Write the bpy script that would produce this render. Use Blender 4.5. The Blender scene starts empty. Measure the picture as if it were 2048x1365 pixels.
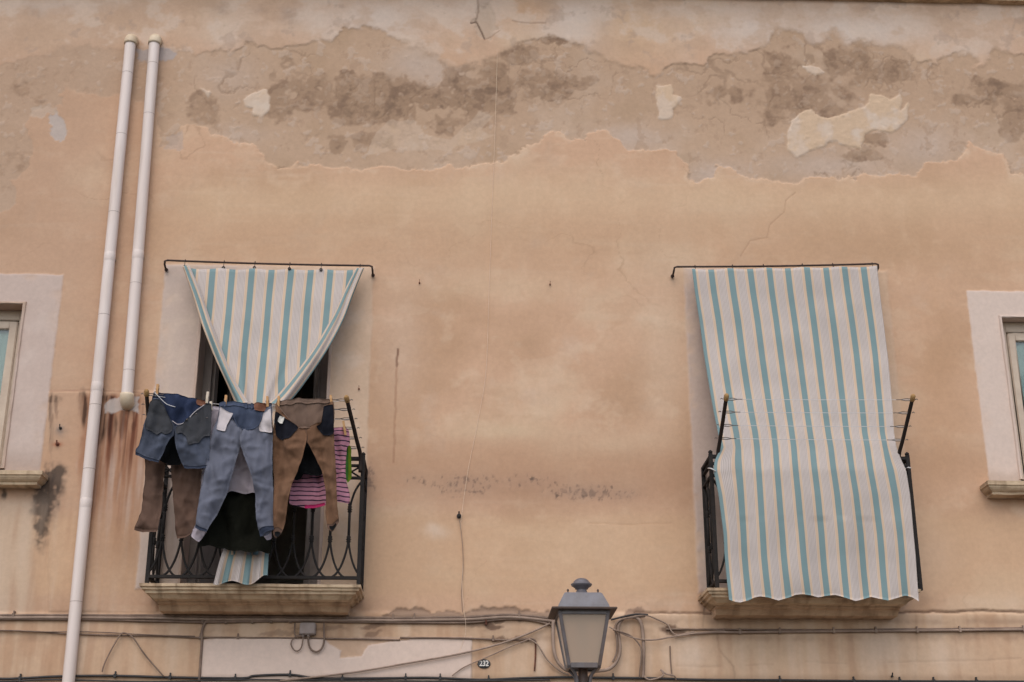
import bpy, bmesh, math, random
import numpy as np
from mathutils import Vector, Matrix, noise
from mathutils.geometry import delaunay_2d_cdt

random.seed(7)
scene = bpy.context.scene
COL = scene.collection

# ------------------------------------------------------------------ camera
LENS, DIST, EYE = 50.0, 9.0, 1.6            # mm, metres from the facade, metres above the street
YAW, PITCH = math.radians(2.2), math.radians(20.5)
cam_d = bpy.data.cameras.new('camera')
cam_d.lens = LENS
cam_d.sensor_width = 36.0
cam_d.clip_end = 3000
cam = bpy.data.objects.new('camera', cam_d)
COL.objects.link(cam)
cam.location = (0, -DIST, EYE)
cam.rotation_euler = (math.pi / 2 + PITCH, 0, -YAW)
scene.camera = cam

# ------------------------------------------------------------------ light
SUN_EL, SUN_AZ = math.radians(50), math.radians(192)
world = bpy.data.worlds.new('World')
scene.world = world
world.use_nodes = True
wn = world.node_tree
sky = wn.nodes.new('ShaderNodeTexSky')
sky.sky_type = 'NISHITA'
sky.sun_disc = False
sky.sun_elevation = SUN_EL
sky.sun_rotation = SUN_AZ
sky.air_density = 1.0
sky.dust_density = 2.0
sky.ozone_density = 1.2
wn.nodes['Background'].inputs[1].default_value = 0.12
wn.links.new(sky.outputs[0], wn.nodes['Background'].inputs[0])
sun_d = bpy.data.lights.new('sun', 'SUN')
sun_d.energy = 1.1
sun_d.angle = math.radians(85)
sun_d.color = (1.0, 0.975, 0.92)
sun = bpy.data.objects.new('sun', sun_d)
COL.objects.link(sun)
sdir = Vector((math.sin(SUN_AZ) * math.cos(SUN_EL), math.cos(SUN_AZ) * math.cos(SUN_EL), math.sin(SUN_EL)))
sun.rotation_euler = sdir.to_track_quat('Z', 'Y').to_euler()
scene.view_settings.view_transform = 'Standard'
scene.view_settings.look = 'None'
scene.view_settings.gamma = 1
scene.view_settings.exposure = 0.60
scene.cycles.use_denoising = True
scene.cycles.max_bounces = 6

# ------------------------------------------------------------------ survey: photograph (2048 wide) -> metres
FPX = LENS / 36.0 * 2048
_sy, _cy, _sp, _cp = math.sin(YAW), math.cos(YAW), math.sin(PITCH), math.cos(PITCH)
_r = np.array((_cy, -_sy, 0.0))
_f = np.array((_sy * _cp, _cy * _cp, _sp))
_u = np.cross(_r, _f)
_c = np.array((0, -DIST, EYE))

def P(px, py, out=0.0):
    """a point measured on the photograph that stands `out` metres proud of the facade"""
    d = _f * FPX + _r * (px - 1024) - _u * (py - 682.5)
    t = (DIST - out) / d[1]
    p = _c + d * t
    return Vector((p[0], -out, p[2]))

def to_px(x, z, y=0.0):
    dx, dy, dz = x - _c[0], y - _c[1], z - _c[2]
    fw = dx * _f[0] + dy * _f[1] + dz * _f[2]
    return (1024 + FPX * (dx * _r[0] + dy * _r[1]) / fw,
            682.5 - FPX * (dx * _u[0] + dy * _u[1] + dz * _u[2]) / fw)

def lin(c):
    c = c / 255.0
    return c / 12.92 if c <= 0.04045 else ((c + 0.055) / 1.055) ** 2.4

KEY = 0.92
def S(r, g, b):
    return (lin(r) / KEY, lin(g) / KEY, lin(b) / KEY)

# ------------------------------------------------------------------ materials
MATS = {}
def mat(name, col, col2=None, rough=0.85, nscale=6.0, bump=0.0, bscale=60.0, metallic=0.0, spec=0.3,
        stretch=(1, 1, 1), detail=5.0, lo=0.35, hi=0.65):
    if name in MATS:
        return MATS[name]
    m = bpy.data.materials.new(name)
    m.use_nodes = True
    nt = m.node_tree
    b = nt.nodes['Principled BSDF']
    b.inputs['Roughness'].default_value = rough
    b.inputs['Metallic'].default_value = metallic
    b.inputs['Specular IOR Level'].default_value = spec
    tc = nt.nodes.new('ShaderNodeTexCoord')
    mp = nt.nodes.new('ShaderNodeMapping')
    mp.inputs['Scale'].default_value = stretch
    nt.links.new(tc.outputs['Object'], mp.inputs['Vector'])
    if col2 is None:
        col2 = tuple(c * 0.82 for c in col)
    n = nt.nodes.new('ShaderNodeTexNoise')
    n.inputs['Scale'].default_value = nscale
    n.inputs['Detail'].default_value = detail
    n.inputs['Roughness'].default_value = 0.62
    nt.links.new(mp.outputs[0], n.inputs['Vector'])
    rp = nt.nodes.new('ShaderNodeValToRGB')
    rp.color_ramp.elements[0].position = lo
    rp.color_ramp.elements[1].position = hi
    rp.color_ramp.elements[0].color = (*col2, 1)
    rp.color_ramp.elements[1].color = (*col, 1)
    nt.links.new(n.outputs['Fac'], rp.inputs[0])
    nt.links.new(rp.outputs[0], b.inputs['Base Color'])
    if bump > 0:
        n2 = nt.nodes.new('ShaderNodeTexNoise')
        n2.inputs['Scale'].default_value = bscale
        n2.inputs['Detail'].default_value = 4
        nt.links.new(tc.outputs['Object'], n2.inputs['Vector'])
        bp = nt.nodes.new('ShaderNodeBump')
        bp.inputs['Strength'].default_value = bump
        bp.inputs['Distance'].default_value = 0.01
        nt.links.new(n2.outputs['Fac'], bp.inputs['Height'])
        nt.links.new(bp.outputs[0], b.inputs['Normal'])
    MATS[name] = m
    return m

def wall_material():
    m = bpy.data.materials.new('weathered_plaster')
    m.use_nodes = True
    nt = m.node_tree
    b = nt.nodes['Principled BSDF']
    b.inputs['Roughness'].default_value = 0.95
    b.inputs['Specular IOR Level'].default_value = 0.12
    a = nt.nodes.new('ShaderNodeAttribute')
    a.attribute_name = 'plaster'
    tc = nt.nodes.new('ShaderNodeTexCoord')
    n = nt.nodes.new('ShaderNodeTexNoise')
    n.inputs['Scale'].default_value = 31
    n.inputs['Detail'].default_value = 8
    n.inputs['Roughness'].default_value = 0.7
    nt.links.new(tc.outputs['Object'], n.inputs['Vector'])
    mr = nt.nodes.new('ShaderNodeMapRange')
    mr.inputs['From Min'].default_value = 0.25
    mr.inputs['From Max'].default_value = 0.75
    mr.inputs['To Min'].default_value = 0.925
    mr.inputs['To Max'].default_value = 1.075
    nt.links.new(n.outputs['Fac'], mr.inputs['Value'])
    mx = nt.nodes.new('ShaderNodeVectorMath')
    mx.operation = 'SCALE'
    nt.links.new(a.outputs['Color'], mx.inputs[0])
    nt.links.new(mr.outputs[0], mx.inputs['Scale'])
    nt.links.new(mx.outputs[0], b.inputs['Base Color'])
    bp = nt.nodes.new('ShaderNodeBump')
    bp.inputs['Strength'].default_value = 0.12
    bp.inputs['Distance'].default_value = 0.004
    nt.links.new(n.outputs['Fac'], bp.inputs['Height'])
    nt.links.new(bp.outputs[0], b.inputs['Normal'])
    return m

def stripe_material():
    m = bpy.data.materials.new('striped_awning_cloth')
    m.use_nodes = True
    nt = m.node_tree
    b = nt.nodes['Principled BSDF']
    b.inputs['Roughness'].default_value = 0.9
    b.inputs['Specular IOR Level'].default_value = 0.15
    uv = nt.nodes.new('ShaderNodeUVMap')
    sp = nt.nodes.new('ShaderNodeSeparateXYZ')
    nt.links.new(uv.outputs[0], sp.inputs[0])
    fr = nt.nodes.new('ShaderNodeMath')
    fr.operation = 'FRACT'
    nt.links.new(sp.outputs['X'], fr.inputs[0])
    rp = nt.nodes.new('ShaderNodeValToRGB')
    cr = rp.color_ramp
    cr.interpolation = 'CONSTANT'
    teal, cream, white, grey = S(121, 142, 142), S(200, 174, 149), S(196, 184, 176), S(164, 148, 138)
    stops = [(0.0, teal), (0.31, cream), (0.435, white), (0.465, grey), (0.487, white), (0.535, grey), (0.557, white),
             (0.60, grey), (0.622, white), (0.665, grey), (0.687, white), (0.73, grey), (0.752, white),
             (0.80, grey), (0.822, white), (0.855, cream)]
    while len(cr.elements) < len(stops):
        cr.elements.new(1.0)
    for e, (p, c) in zip(cr.elements, stops):
        e.position = p
        e.color = (*c, 1)
    nt.links.new(fr.outputs[0], rp.inputs[0])
    tc = nt.nodes.new('ShaderNodeTexCoord')
    n = nt.nodes.new('ShaderNodeTexNoise')
    n.inputs['Scale'].default_value = 5
    n.inputs['Detail'].default_value = 5
    nt.links.new(tc.outputs['Object'], n.inputs['Vector'])
    mr = nt.nodes.new('ShaderNodeMapRange')
    mr.inputs['From Min'].default_value = 0.3
    mr.inputs['From Max'].default_value = 0.7
    mr.inputs['To Min'].default_value = 0.90
    mr.inputs['To Max'].default_value = 1.04
    nt.links.new(n.outputs['Fac'], mr.inputs['Value'])
    mx = nt.nodes.new('ShaderNodeVectorMath')
    mx.operation = 'SCALE'
    nt.links.new(rp.outputs[0], mx.inputs[0])
    nt.links.new(mr.outputs[0], mx.inputs['Scale'])
    nt.links.new(mx.outputs[0], b.inputs['Base Color'])
    tr = nt.nodes.new('ShaderNodeBsdfTranslucent')
    nt.links.new(mx.outputs[0], tr.inputs[0])
    ms = nt.nodes.new('ShaderNodeMixShader')
    ms.inputs[0].default_value = 0.12
    nt.links.new(b.outputs[0], ms.inputs[1])
    nt.links.new(tr.outputs[0], ms.inputs[2])
    nt.links.new(ms.outputs[0], nt.nodes['Material Output'].inputs[0])
    return m

def pink_stripe_material():
    m = bpy.data.materials.new('pink_striped_jersey')
    m.use_nodes = True
    nt = m.node_tree
    b = nt.nodes['Principled BSDF']
    b.inputs['Roughness'].default_value = 0.95
    b.inputs['Specular IOR Level'].default_value = 0.1
    tc = nt.nodes.new('ShaderNodeTexCoord')
    n = nt.nodes.new('ShaderNodeTexNoise')
    n.inputs['Scale'].default_value = 7
    nt.links.new(tc.outputs['Object'], n.inputs['Vector'])
    sp = nt.nodes.new('ShaderNodeSeparateXYZ')
    nt.links.new(tc.outputs['Object'], sp.inputs[0])
    ma = nt.nodes.new('ShaderNodeMath'); ma.operation = 'MULTIPLY_ADD'
    ma.inputs[1].default_value = 0.03
    nt.links.new(n.outputs['Fac'], ma.inputs[0])
    nt.links.new(sp.outputs['Z'], ma.inputs[2])
    mu = nt.nodes.new('ShaderNodeMath'); mu.operation = 'MULTIPLY'
    mu.inputs[1].default_value = 1 / 0.029
    nt.links.new(ma.outputs[0], mu.inputs[0])
    fr = nt.nodes.new('ShaderNodeMath'); fr.operation = 'FRACT'
    nt.links.new(mu.outputs[0], fr.inputs[0])
    rp = nt.nodes.new('ShaderNodeValToRGB')
    rp.color_ramp.interpolation = 'CONSTANT'
    e = rp.color_ramp.elements
    e[0].position = 0.0; e[0].color = (*S(176, 122, 136), 1)
    e[1].position = 0.74; e[1].color = (*S(50, 38, 52), 1)
    nt.links.new(fr.outputs[0], rp.inputs[0])
    nt.links.new(rp.outputs[0], b.inputs['Base Color'])
    return m

def denim(name, col, col2, worn, rough=0.95):
    """woven cotton: two-tone fading, fine diagonal twill"""
    col2 = tuple(a * .45 + b * .55 for a, b in zip(col, col2))
    m = mat(name, col, col2, rough=rough, nscale=8, spec=0.12, stretch=(1.3, 1, 0.5), lo=0.22, hi=0.78, detail=9)
    nt = m.node_tree
    tc = nt.nodes.new('ShaderNodeTexCoord')
    n2 = nt.nodes.new('ShaderNodeTexNoise')
    n2.inputs['Scale'].default_value = 220
    n2.inputs['Detail'].default_value = 2
    nt.links.new(tc.outputs['Object'], n2.inputs['Vector'])
    bp = nt.nodes.new('ShaderNodeBump')
    bp.inputs['Strength'].default_value = worn
    bp.inputs['Distance'].default_value = 0.004
    nt.links.new(n2.outputs['Fac'], bp.inputs['Height'])
    mp = nt.nodes.new('ShaderNodeMapping')
    mp.inputs['Scale'].default_value = (1.0, 1.0, 0.45)
    mp.inputs['Rotation'].default_value = (0, .35, 0)
    nt.links.new(tc.outputs['Object'], mp.inputs['Vector'])
    n3 = nt.nodes.new('ShaderNodeTexNoise')
    n3.inputs['Scale'].default_value = 26
    n3.inputs['Detail'].default_value = 5
    n3.inputs['Distortion'].default_value = 0.8
    nt.links.new(mp.outputs[0], n3.inputs['Vector'])
    b2 = nt.nodes.new('ShaderNodeBump')
    b2.inputs['Strength'].default_value = 0.18
    b2.inputs['Distance'].default_value = 0.016
    nt.links.new(n3.outputs['Fac'], b2.inputs['Height'])
    nt.links.new(bp.outputs[0], b2.inputs['Normal'])
    nt.links.new(b2.outputs[0], nt.nodes['Principled BSDF'].inputs['Normal'])
    return m

M_WALL = wall_material()
M_STRIPE = stripe_material()
M_PINK = pink_stripe_material()
M_SURR = mat('painted_render', S(186, 164, 149), S(168, 142, 122), rough=0.92, nscale=2.6, bump=0.15, bscale=30)
M_SURR2 = mat('painted_render_clean', S(196, 176, 162), S(184, 162, 146), rough=0.92, nscale=2.2, bump=0.10, bscale=30)
M_STONE = mat('moulded_limestone', S(194, 170, 140), S(158, 130, 102), rough=0.92, nscale=5, bump=0.45, bscale=26,
              stretch=(1, 1, 2.4), lo=0.30, hi=0.58)
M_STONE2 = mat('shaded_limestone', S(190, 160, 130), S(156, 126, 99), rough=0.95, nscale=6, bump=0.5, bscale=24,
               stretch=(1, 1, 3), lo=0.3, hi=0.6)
def drips(m, amount, dark):
    nt = m.node_tree
    b = nt.nodes['Principled BSDF']
    src = b.inputs['Base Color'].links[0].from_socket
    tc = nt.nodes.new('ShaderNodeTexCoord'); mp = nt.nodes.new('ShaderNodeMapping')
    mp.inputs['Scale'].default_value = (17, 6, 1.6)
    nt.links.new(tc.outputs['Object'], mp.inputs['Vector'])
    n = nt.nodes.new('ShaderNodeTexNoise'); n.inputs['Scale'].default_value = 1.0; n.inputs['Detail'].default_value = 6
    nt.links.new(mp.outputs[0], n.inputs['Vector'])
    rp = nt.nodes.new('ShaderNodeValToRGB')
    rp.color_ramp.elements[0].position = .50; rp.color_ramp.elements[0].color = (0, 0, 0, 1)
    rp.color_ramp.elements[1].position = .72; rp.color_ramp.elements[1].color = (amount, amount, amount, 1)
    nt.links.new(n.outputs['Fac'], rp.inputs[0])
    mx = nt.nodes.new('ShaderNodeMix'); mx.data_type = 'RGBA'
    nt.links.new(rp.outputs[0], mx.inputs['Factor']); nt.links.new(src, mx.inputs[6])
    mx.inputs[7].default_value = (*dark, 1)
    nt.links.new(mx.outputs[2], b.inputs['Base Color'])
drips(M_STONE, .75, S(104, 82, 62)); drips(M_STONE2, .6, S(112, 88, 68))
M_PVC = mat('white_pvc', S(214, 199, 190), S(206, 189, 178), rough=0.5, nscale=3, spec=0.35, stretch=(1, 1, .3))
drips(M_PVC, .35, S(168, 148, 128))
M_ELBOW = mat('yellowed_pvc', S(208, 190, 164), S(192, 170, 142), rough=0.5, nscale=9, spec=0.3)
M_SEAM = mat('pipe_seam_grime', S(150, 132, 118), S(128, 110, 96), rough=0.8)
M_IRON = mat('black_wrought_iron', (0.022, 0.020, 0.019), (0.036, 0.029, 0.025), rough=0.8, nscale=25, bump=0.3, bscale=90, spec=0.12)
M_ROD = mat('rusted_rod', (0.075, 0.045, 0.034), (0.045, 0.030, 0.025), rough=0.8, nscale=30)
M_ARM = mat('brown_painted_steel', (0.040, 0.028, 0.022), (0.026, 0.019, 0.017), rough=0.75, nscale=18, spec=.15)
M_WOODCAP = mat('tan_end_cap', S(168, 132, 84), S(140, 106, 66), rough=0.8, nscale=40)
M_PEG = mat('peg_wood', S(196, 154, 108), S(172, 128, 84), rough=0.8, nscale=50)
M_PEGW = mat('peg_pale', S(206, 190, 170), S(190, 172, 150), rough=0.6, nscale=50)
M_WIRE = mat('zinc_wire', S(120, 112, 106), S(90, 82, 78), rough=0.5, metallic=0.4)
M_LINE = mat('white_line', S(205, 200, 196), rough=0.6)
M_EYE = mat('eyelet_brass', (0.06, 0.05, 0.045), rough=0.5, metallic=0.5)
M_CABLE = mat('grey_cable', S(152, 130, 114), S(124, 104, 90), rough=0.75, nscale=9)
M_CABLE2 = mat('brown_dusty_cable', S(134, 112, 96), S(104, 86, 74), rough=0.8, nscale=9)
M_CABLEL = mat('pale_cable', S(222, 196, 170), S(212, 184, 156), rough=0.8, nscale=7)
M_BLACK = mat('black_cable', (0.030, 0.027, 0.026), (0.05, 0.042, 0.038), rough=0.6, nscale=12)
M_BOX = mat('grey_box_plastic', S(150, 136, 128), S(136, 120, 112), rough=0.6, nscale=14)
M_LAMP = mat('lamp_grey_paint', S(100, 93, 93), S(84, 76, 73), rough=0.42, nscale=16, spec=0.45)
M_LAMPR = mat('lamp_roof_paint', S(104, 100, 104), S(90, 85, 86), rough=0.36, nscale=14, spec=0.5)
M_LAMPB = mat('lamp_worn_rim', S(86, 68, 58), S(70, 58, 52), rough=0.6, nscale=14)
drips(M_LAMP, .5, S(88, 66, 52)); drips(M_LAMPR, .35, S(84, 70, 62))
M_PLATE = mat('plate_black_enamel', (0.02, 0.02, 0.022), rough=0.35, spec=0.5)
M_NUM = mat('plate_white_enamel', S(214, 206, 196), rough=0.5)
M_FRAMEW = mat('cream_window_paint', S(190, 172, 152), S(176, 157, 138), rough=0.6, nscale=8)
M_FRAMEG = mat('grey_door_paint', S(140, 128, 120), S(122, 112, 106), rough=0.65, nscale=8)
M_ROOM = mat('dim_room_paint', (0.36, 0.31, 0.26), (0.30, 0.26, 0.22), rough=0.9)
M_BLIND = mat('pale_blind', S(186, 194, 176), S(176, 184, 166), rough=0.8, nscale=3)  # pale green reflection of the panes is put into the blind's colour
M_RUST = mat('rust_stub', S(120, 74, 56), S(80, 52, 42), rough=0.9, nscale=30)
M_LICHEN = mat('cornice_render', S(200, 172, 138), S(150, 120, 90), rough=0.95, nscale=9, bump=0.5, bscale=20)

D_SHORTS = denim('dark_faded_denim', S(62, 62, 64), S(42, 42, 46), 0.2)
D_SHORTS_LEG = denim('washed_denim', S(78, 82, 94), S(50, 54, 64), 0.2)
D_SHORTS_IN = denim('indigo_denim', S(44, 52, 74), S(32, 38, 54), 0.2)
D_JEANS = denim('pale_grey_denim', S(98, 99, 109), S(74, 76, 86), 0.2)
D_JEANS_IN = denim('blue_denim', S(70, 77, 94), S(52, 58, 74), 0.2)
D_CUFF = denim('dark_hem_denim', S(48, 53, 66), S(38, 42, 54), 0.2)
D_POCKW = denim('white_pocket_cotton', S(186, 176, 174), S(164, 155, 154), 0.1)
D_POCKB = denim('navy_pocket_cotton', S(26, 26, 32), S(20, 20, 26), 0.1)
D_POCKD = denim('grey_pocket_cotton', S(70, 70, 74), S(56, 56, 60), 0.1)
D_BROWN = denim('tan_twill', S(110, 81, 61), S(88, 64, 49), 0.15)
D_BROWN_IN = denim('taupe_twill', S(112, 91, 78), S(96, 77, 66), 0.15)
D_BROWN2 = denim('dull_brown_twill', S(98, 76, 64), S(80, 61, 52), 0.15)
D_SHIRT = denim('lilac_white_cotton', S(164, 153, 158), S(142, 133, 140), 0.1)
D_OLIVE = denim('dark_olive_jersey', (0.010, 0.010, 0.006), (0.007, 0.007, 0.005), 0.1)
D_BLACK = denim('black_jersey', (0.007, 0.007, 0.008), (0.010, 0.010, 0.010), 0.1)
D_GREEN = denim('lime_cloth', S(112, 132, 34), S(64, 98, 30), 0.1)
D_LEATHER = mat('leather_patch', S(112, 70, 48), S(96, 58, 40), rough=0.7, nscale=20)
D_TAG = mat('care_tag', S(206, 200, 190), rough=0.8)
D_MAGENTA = denim('magenta_hem', S(165, 44, 88), S(172, 44, 92), 0.1)

def glass_material(name, tint):
    m = bpy.data.materials.new(name)
    m.use_nodes = True
    nt = m.node_tree
    nt.nodes.remove(nt.nodes['Principled BSDF'])
    gl = nt.nodes.new('ShaderNodeBsdfGlossy'); gl.inputs['Roughness'].default_value = 0.03
    tp = nt.nodes.new('ShaderNodeBsdfTransparent'); tp.inputs[0].default_value = (*tint, 1)
    fr = nt.nodes.new('ShaderNodeFresnel'); fr.inputs[0].default_value = 1.5
    mx = nt.nodes.new('ShaderNodeMixShader')
    nt.links.new(fr.outputs[0], mx.inputs[0]); nt.links.new(tp.outputs[0], mx.inputs[1]); nt.links.new(gl.outputs[0], mx.inputs[2])
    nt.links.new(mx.outputs[0], nt.nodes['Material Output'].inputs[0])
    return m
M_GLASS = glass_material('window_glass', (0.85, 0.9, 0.9))
M_FROST = bpy.data.materials.new('frosted_lamp_glass')
M_FROST.use_nodes = True
_b = M_FROST.node_tree.nodes['Principled BSDF']
_b.inputs['Base Color'].default_value = (*S(204, 184, 164), 1)
_b.inputs['Roughness'].default_value = 0.28
_b.inputs['Transmission Weight'].default_value = 0.55
_b.inputs['IOR'].default_value = 1.2

# ------------------------------------------------------------------ mesh helpers
class MB:
    def __init__(self):
        self.v, self.f = [], []
    def quad(self, *pts):
        i = len(self.v)
        self.v += [Vector(p) for p in pts]
        self.f.append(tuple(range(i, i + len(pts))))
    def box(self, x0, x1, y0, y1, z0, z1):
        i = len(self.v)
        self.v += [Vector(p) for p in ((x0, y0, z0), (x1, y0, z0), (x1, y1, z0), (x0, y1, z0),
                                       (x0, y0, z1), (x1, y0, z1), (x1, y1, z1), (x0, y1, z1))]
        for q in ((0, 3, 2, 1), (4, 5, 6, 7), (0, 1, 5, 4), (1, 2, 6, 5), (2, 3, 7, 6), (3, 0, 4, 7)):
            self.f.append(tuple(i + k for k in q))
    def loft(self, rings, cap=True):
        """rings: lists of equal length; closed tube through them"""
        i = len(self.v); n = len(rings[0])
        for r in rings:
            self.v += [Vector(p) for p in r]
        for k in range(len(rings) - 1):
            for j in range(n):
                a, b = i + k * n + j, i + k * n + (j + 1) % n
                self.f.append((a, b, b + n, a + n))
        if cap:
            self.f.append(tuple(i + j for j in reversed(range(n))))
            self.f.append(tuple(i + (len(rings) - 1) * n + j for j in range(n)))
    def tube(self, pts, r, n=8, cap=True):
        pts = [Vector(p) for p in pts]
        rs = r if isinstance(r, (list, tuple)) else [r] * len(pts)
        up = None
        rings = []
        for k, p in enumerate(pts):
            t = (pts[min(k + 1, len(pts) - 1)] - pts[max(k - 1, 0)]).normalized()
            if up is None:
                up = Vector((0, 0, 1)) if abs(t.z) < 0.9 else Vector((0, 1, 0))
            up = (up - t * up.dot(t)).normalized()
            s = t.cross(up)
            rings.append([p + (up * math.cos(a) + s * math.sin(a)) * rs[k] for a in (2 * math.pi * j / n for j in range(n))])
        self.loft(rings, cap)
    def lathe(self, c, prof, n=20):
        """prof: (radius, z) pairs from low to high"""
        c = Vector(c)
        self.loft([[c + Vector((r * math.cos(2 * math.pi * j / n), r * math.sin(2 * math.pi * j / n), z)) for j in range(n)]
                   for r, z in prof])

def spline(pts, n=8):
    pts = [Vector(p) for p in pts]
    out = []
    for i in range(len(pts) - 1):
        p0, p1, p2, p3 = pts[max(i - 1, 0)], pts[i], pts[i + 1], pts[min(i + 2, len(pts) - 1)]
        for k in range(n):
            t = k / n
            out.append(0.5 * ((2 * p1) + (p2 - p0) * t + (2 * p0 - 5 * p1 + 4 * p2 - p3) * t * t + (3 * p1 - p0 - 3 * p2 + p3) * t ** 3))
    out.append(pts[-1])
    return out

def root_of(o):
    while o.parent:
        o = o.parent
    return o

def build(name, mb, material, parent=None, smooth=False, bevel=0.0, uvs=None, origin=None):
    """verts are given in metres of the place; they are stored relative to the thing's base"""
    me = bpy.data.meshes.new(name)
    if parent is not None:
        base = Vector(root_of(parent).location)
    else:
        base = Vector(origin) if origin is not None else Vector((0, 0, 0))
    me.from_pydata([tuple(v - base) for v in mb.v], [], mb.f)
    if bevel > 0:
        bm = bmesh.new(); bm.from_mesh(me)
        bmesh.ops.remove_doubles(bm, verts=bm.verts, dist=1e-6)
        bmesh.ops.bevel(bm, geom=list(bm.edges), offset=bevel, segments=2, affect='EDGES', clamp_overlap=True)
        bm.to_mesh(me); bm.free()
    if uvs is not None:
        l = me.uv_layers.new(name='UVMap')
        for lp in me.loops:
            l.data[lp.index].uv = uvs[lp.vertex_index]
    if smooth:
        for p in me.polygons:
            p.use_smooth = True
    me.materials.append(material)
    o = bpy.data.objects.new(name, me)
    COL.objects.link(o)
    if parent is not None:
        o.parent = parent
    else:
        o.location = base
    return o

def tag(o, label, cat, group=None):
    o['label'] = label
    o['category'] = cat
    if group:
        o['group'] = group
    return o

def thing(name, base, label, cat, group=None):
    o = bpy.data.objects.new(name, None)
    o.empty_display_size = 0.1
    o.location = base
    COL.objects.link(o)
    return tag(o, label, cat, group)

# ------------------------------------------------------------------ numpy noise
def perlin(x, z, seed=0):
    rng = np.random.RandomState(seed)
    perm = rng.permutation(512)
    ang = rng.rand(512) * 2 * np.pi
    gx, gz = np.cos(ang), np.sin(ang)
    xi, zi = np.floor(x).astype(int), np.floor(z).astype(int)
    xf, zf = x - xi, z - zi
    u = xf * xf * xf * (xf * (xf * 6 - 15) + 10)
    w = zf * zf * zf * (zf * (zf * 6 - 15) + 10)
    def g(i, j, dx, dz):
        h = perm[(perm[(xi + i) & 511] + zi + j) & 511]
        return gx[h] * dx + gz[h] * dz
    a = g(0, 0, xf, zf); b = g(1, 0, xf - 1, zf)
    c = g(0, 1, xf, zf - 1); d = g(1, 1, xf - 1, zf - 1)
    return (a + u * (b - a)) * (1 - w) + (c + u * (d - c)) * w

def fbm(x, z, s, o=4, seed=0, gain=0.5):
    t = np.zeros_like(x); a = 1.0; n = 0
    for k in range(o):
        t += a * perlin(x * s * 2 ** k + 17.3 * k, z * s * 2 ** k + 9.1 * k, seed + k)
        n += a; a *= gain
    return t / n * 1.6

def sstep(a, b, t):
    t = np.clip((t - a) / (b - a), 0, 1)
    return t * t * (3 - 2 * t)

def sdf_poly(u, v, poly):
    """signed distance, positive inside"""
    p = np.array(poly, float)
    x0, y0 = p.min(0) - 90; x1, y1 = p.max(0) + 90
    out = np.full(u.shape, -90.0)
    m = (u > x0) & (u < x1) & (v > y0) & (v < y1)
    uu, vv = u[m], v[m]
    best = np.full(uu.shape, 1e9)
    ins = np.zeros(uu.shape, bool)
    for (ax, ay), (bx, by) in zip(p, np.roll(p, -1, 0)):
        ex, ey = bx - ax, by - ay
        t = np.clip(((uu - ax) * ex + (vv - ay) * ey) / (ex * ex + ey * ey + 1e-9), 0, 1)
        best = np.minimum(best, (uu - ax - t * ex) ** 2 + (vv - ay - t * ey) ** 2)
        if ay != by:
            c = ((ay > vv) != (by > vv)) & (uu < ex * (vv - ay) / ey + ax)
            ins ^= c
    out[m] = np.where(ins, 1, -1) * np.sqrt(best)
    return out

def dist_line(u, v, pts, lim=40):
    p = np.array(pts, float)
    x0, y0 = p.min(0) - lim; x1, y1 = p.max(0) + lim
    out = np.full(u.shape, float(lim))
    m = (u > x0) & (u < x1) & (v > y0) & (v < y1)
    uu, vv = u[m], v[m]
    best = np.full(uu.shape, float(lim) ** 2)
    for (ax, ay), (bx, by) in zip(p[:-1], p[1:]):
        ex, ey = bx - ax, by - ay
        t = np.clip(((uu - ax) * ex + (vv - ay) * ey) / (ex * ex + ey * ey + 1e-9), 0, 1)
        best = np.minimum(best, (uu - ax - t * ex) ** 2 + (vv - ay - t * ey) ** 2)
    out[m] = np.sqrt(best)
    return out

def ell(u, v, cx, cy, rx, ry):
    return np.exp(-(((u - cx) / rx) ** 2 + ((v - cy) / ry) ** 2))

# ------------------------------------------------------------------ openings (metres), measured on the facade plane
def rect(l, t, r, b):
    """left x, top z, right x, bottom z"""
    return l, t, r, b
LD_X0, LD_X1 = P(400, 700).x, P(657, 700).x
LD_ZT, LD_ZB = P(560, 548).z, P(505, 1174).z
LDS_X0, LDS_X1, LDS_ZT = P(325, 600).x, P(745, 600).x, P(540, 533).z
RD_X0, RD_X1 = P(1450, 700).x, P(1712, 700).x
RD_ZT, RD_ZB = P(1570, 552).z, P(1630, 1182).z
RDS_X0, RDS_X1, RDS_ZT = P(1370, 600).x, P(1778, 600).x, P(1570, 540).z
LW_X1, LW_ZT, LW_ZB = P(43, 640).x, P(40, 610).z, P(20, 938).z
LWS_X1, LWS_ZT = P(121, 600).x, P(60, 549).z
RW_X0, RW_ZT, RW_ZB = P(2008, 680).x, P(2030, 637).z, P(2030, 960).z
RWS_X0, RWS_ZT = P(1937, 620).x, P(1990, 583).z
LW_X0, LWS_X0 = LW_X1 - 0.95, LWS_X1 - 1.43
RW_X1, RWS_X1 = RW_X0 + 0.95, RW_X0 + 1.18
OPEN = [(LD_X0 - .012, LD_X1 + .012, LD_ZB - .01, LD_ZT + .012), (RD_X0 - .012, RD_X1 + .012, RD_ZB - .01, RD_ZT + .012),
        (LW_X0 - .012, LW_X1 + .012, LW_ZB - .01, LW_ZT + .012), (RW_X0 - .012, RW_X1 + .012, RW_ZB - .01, RW_ZT + .012)]

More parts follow.
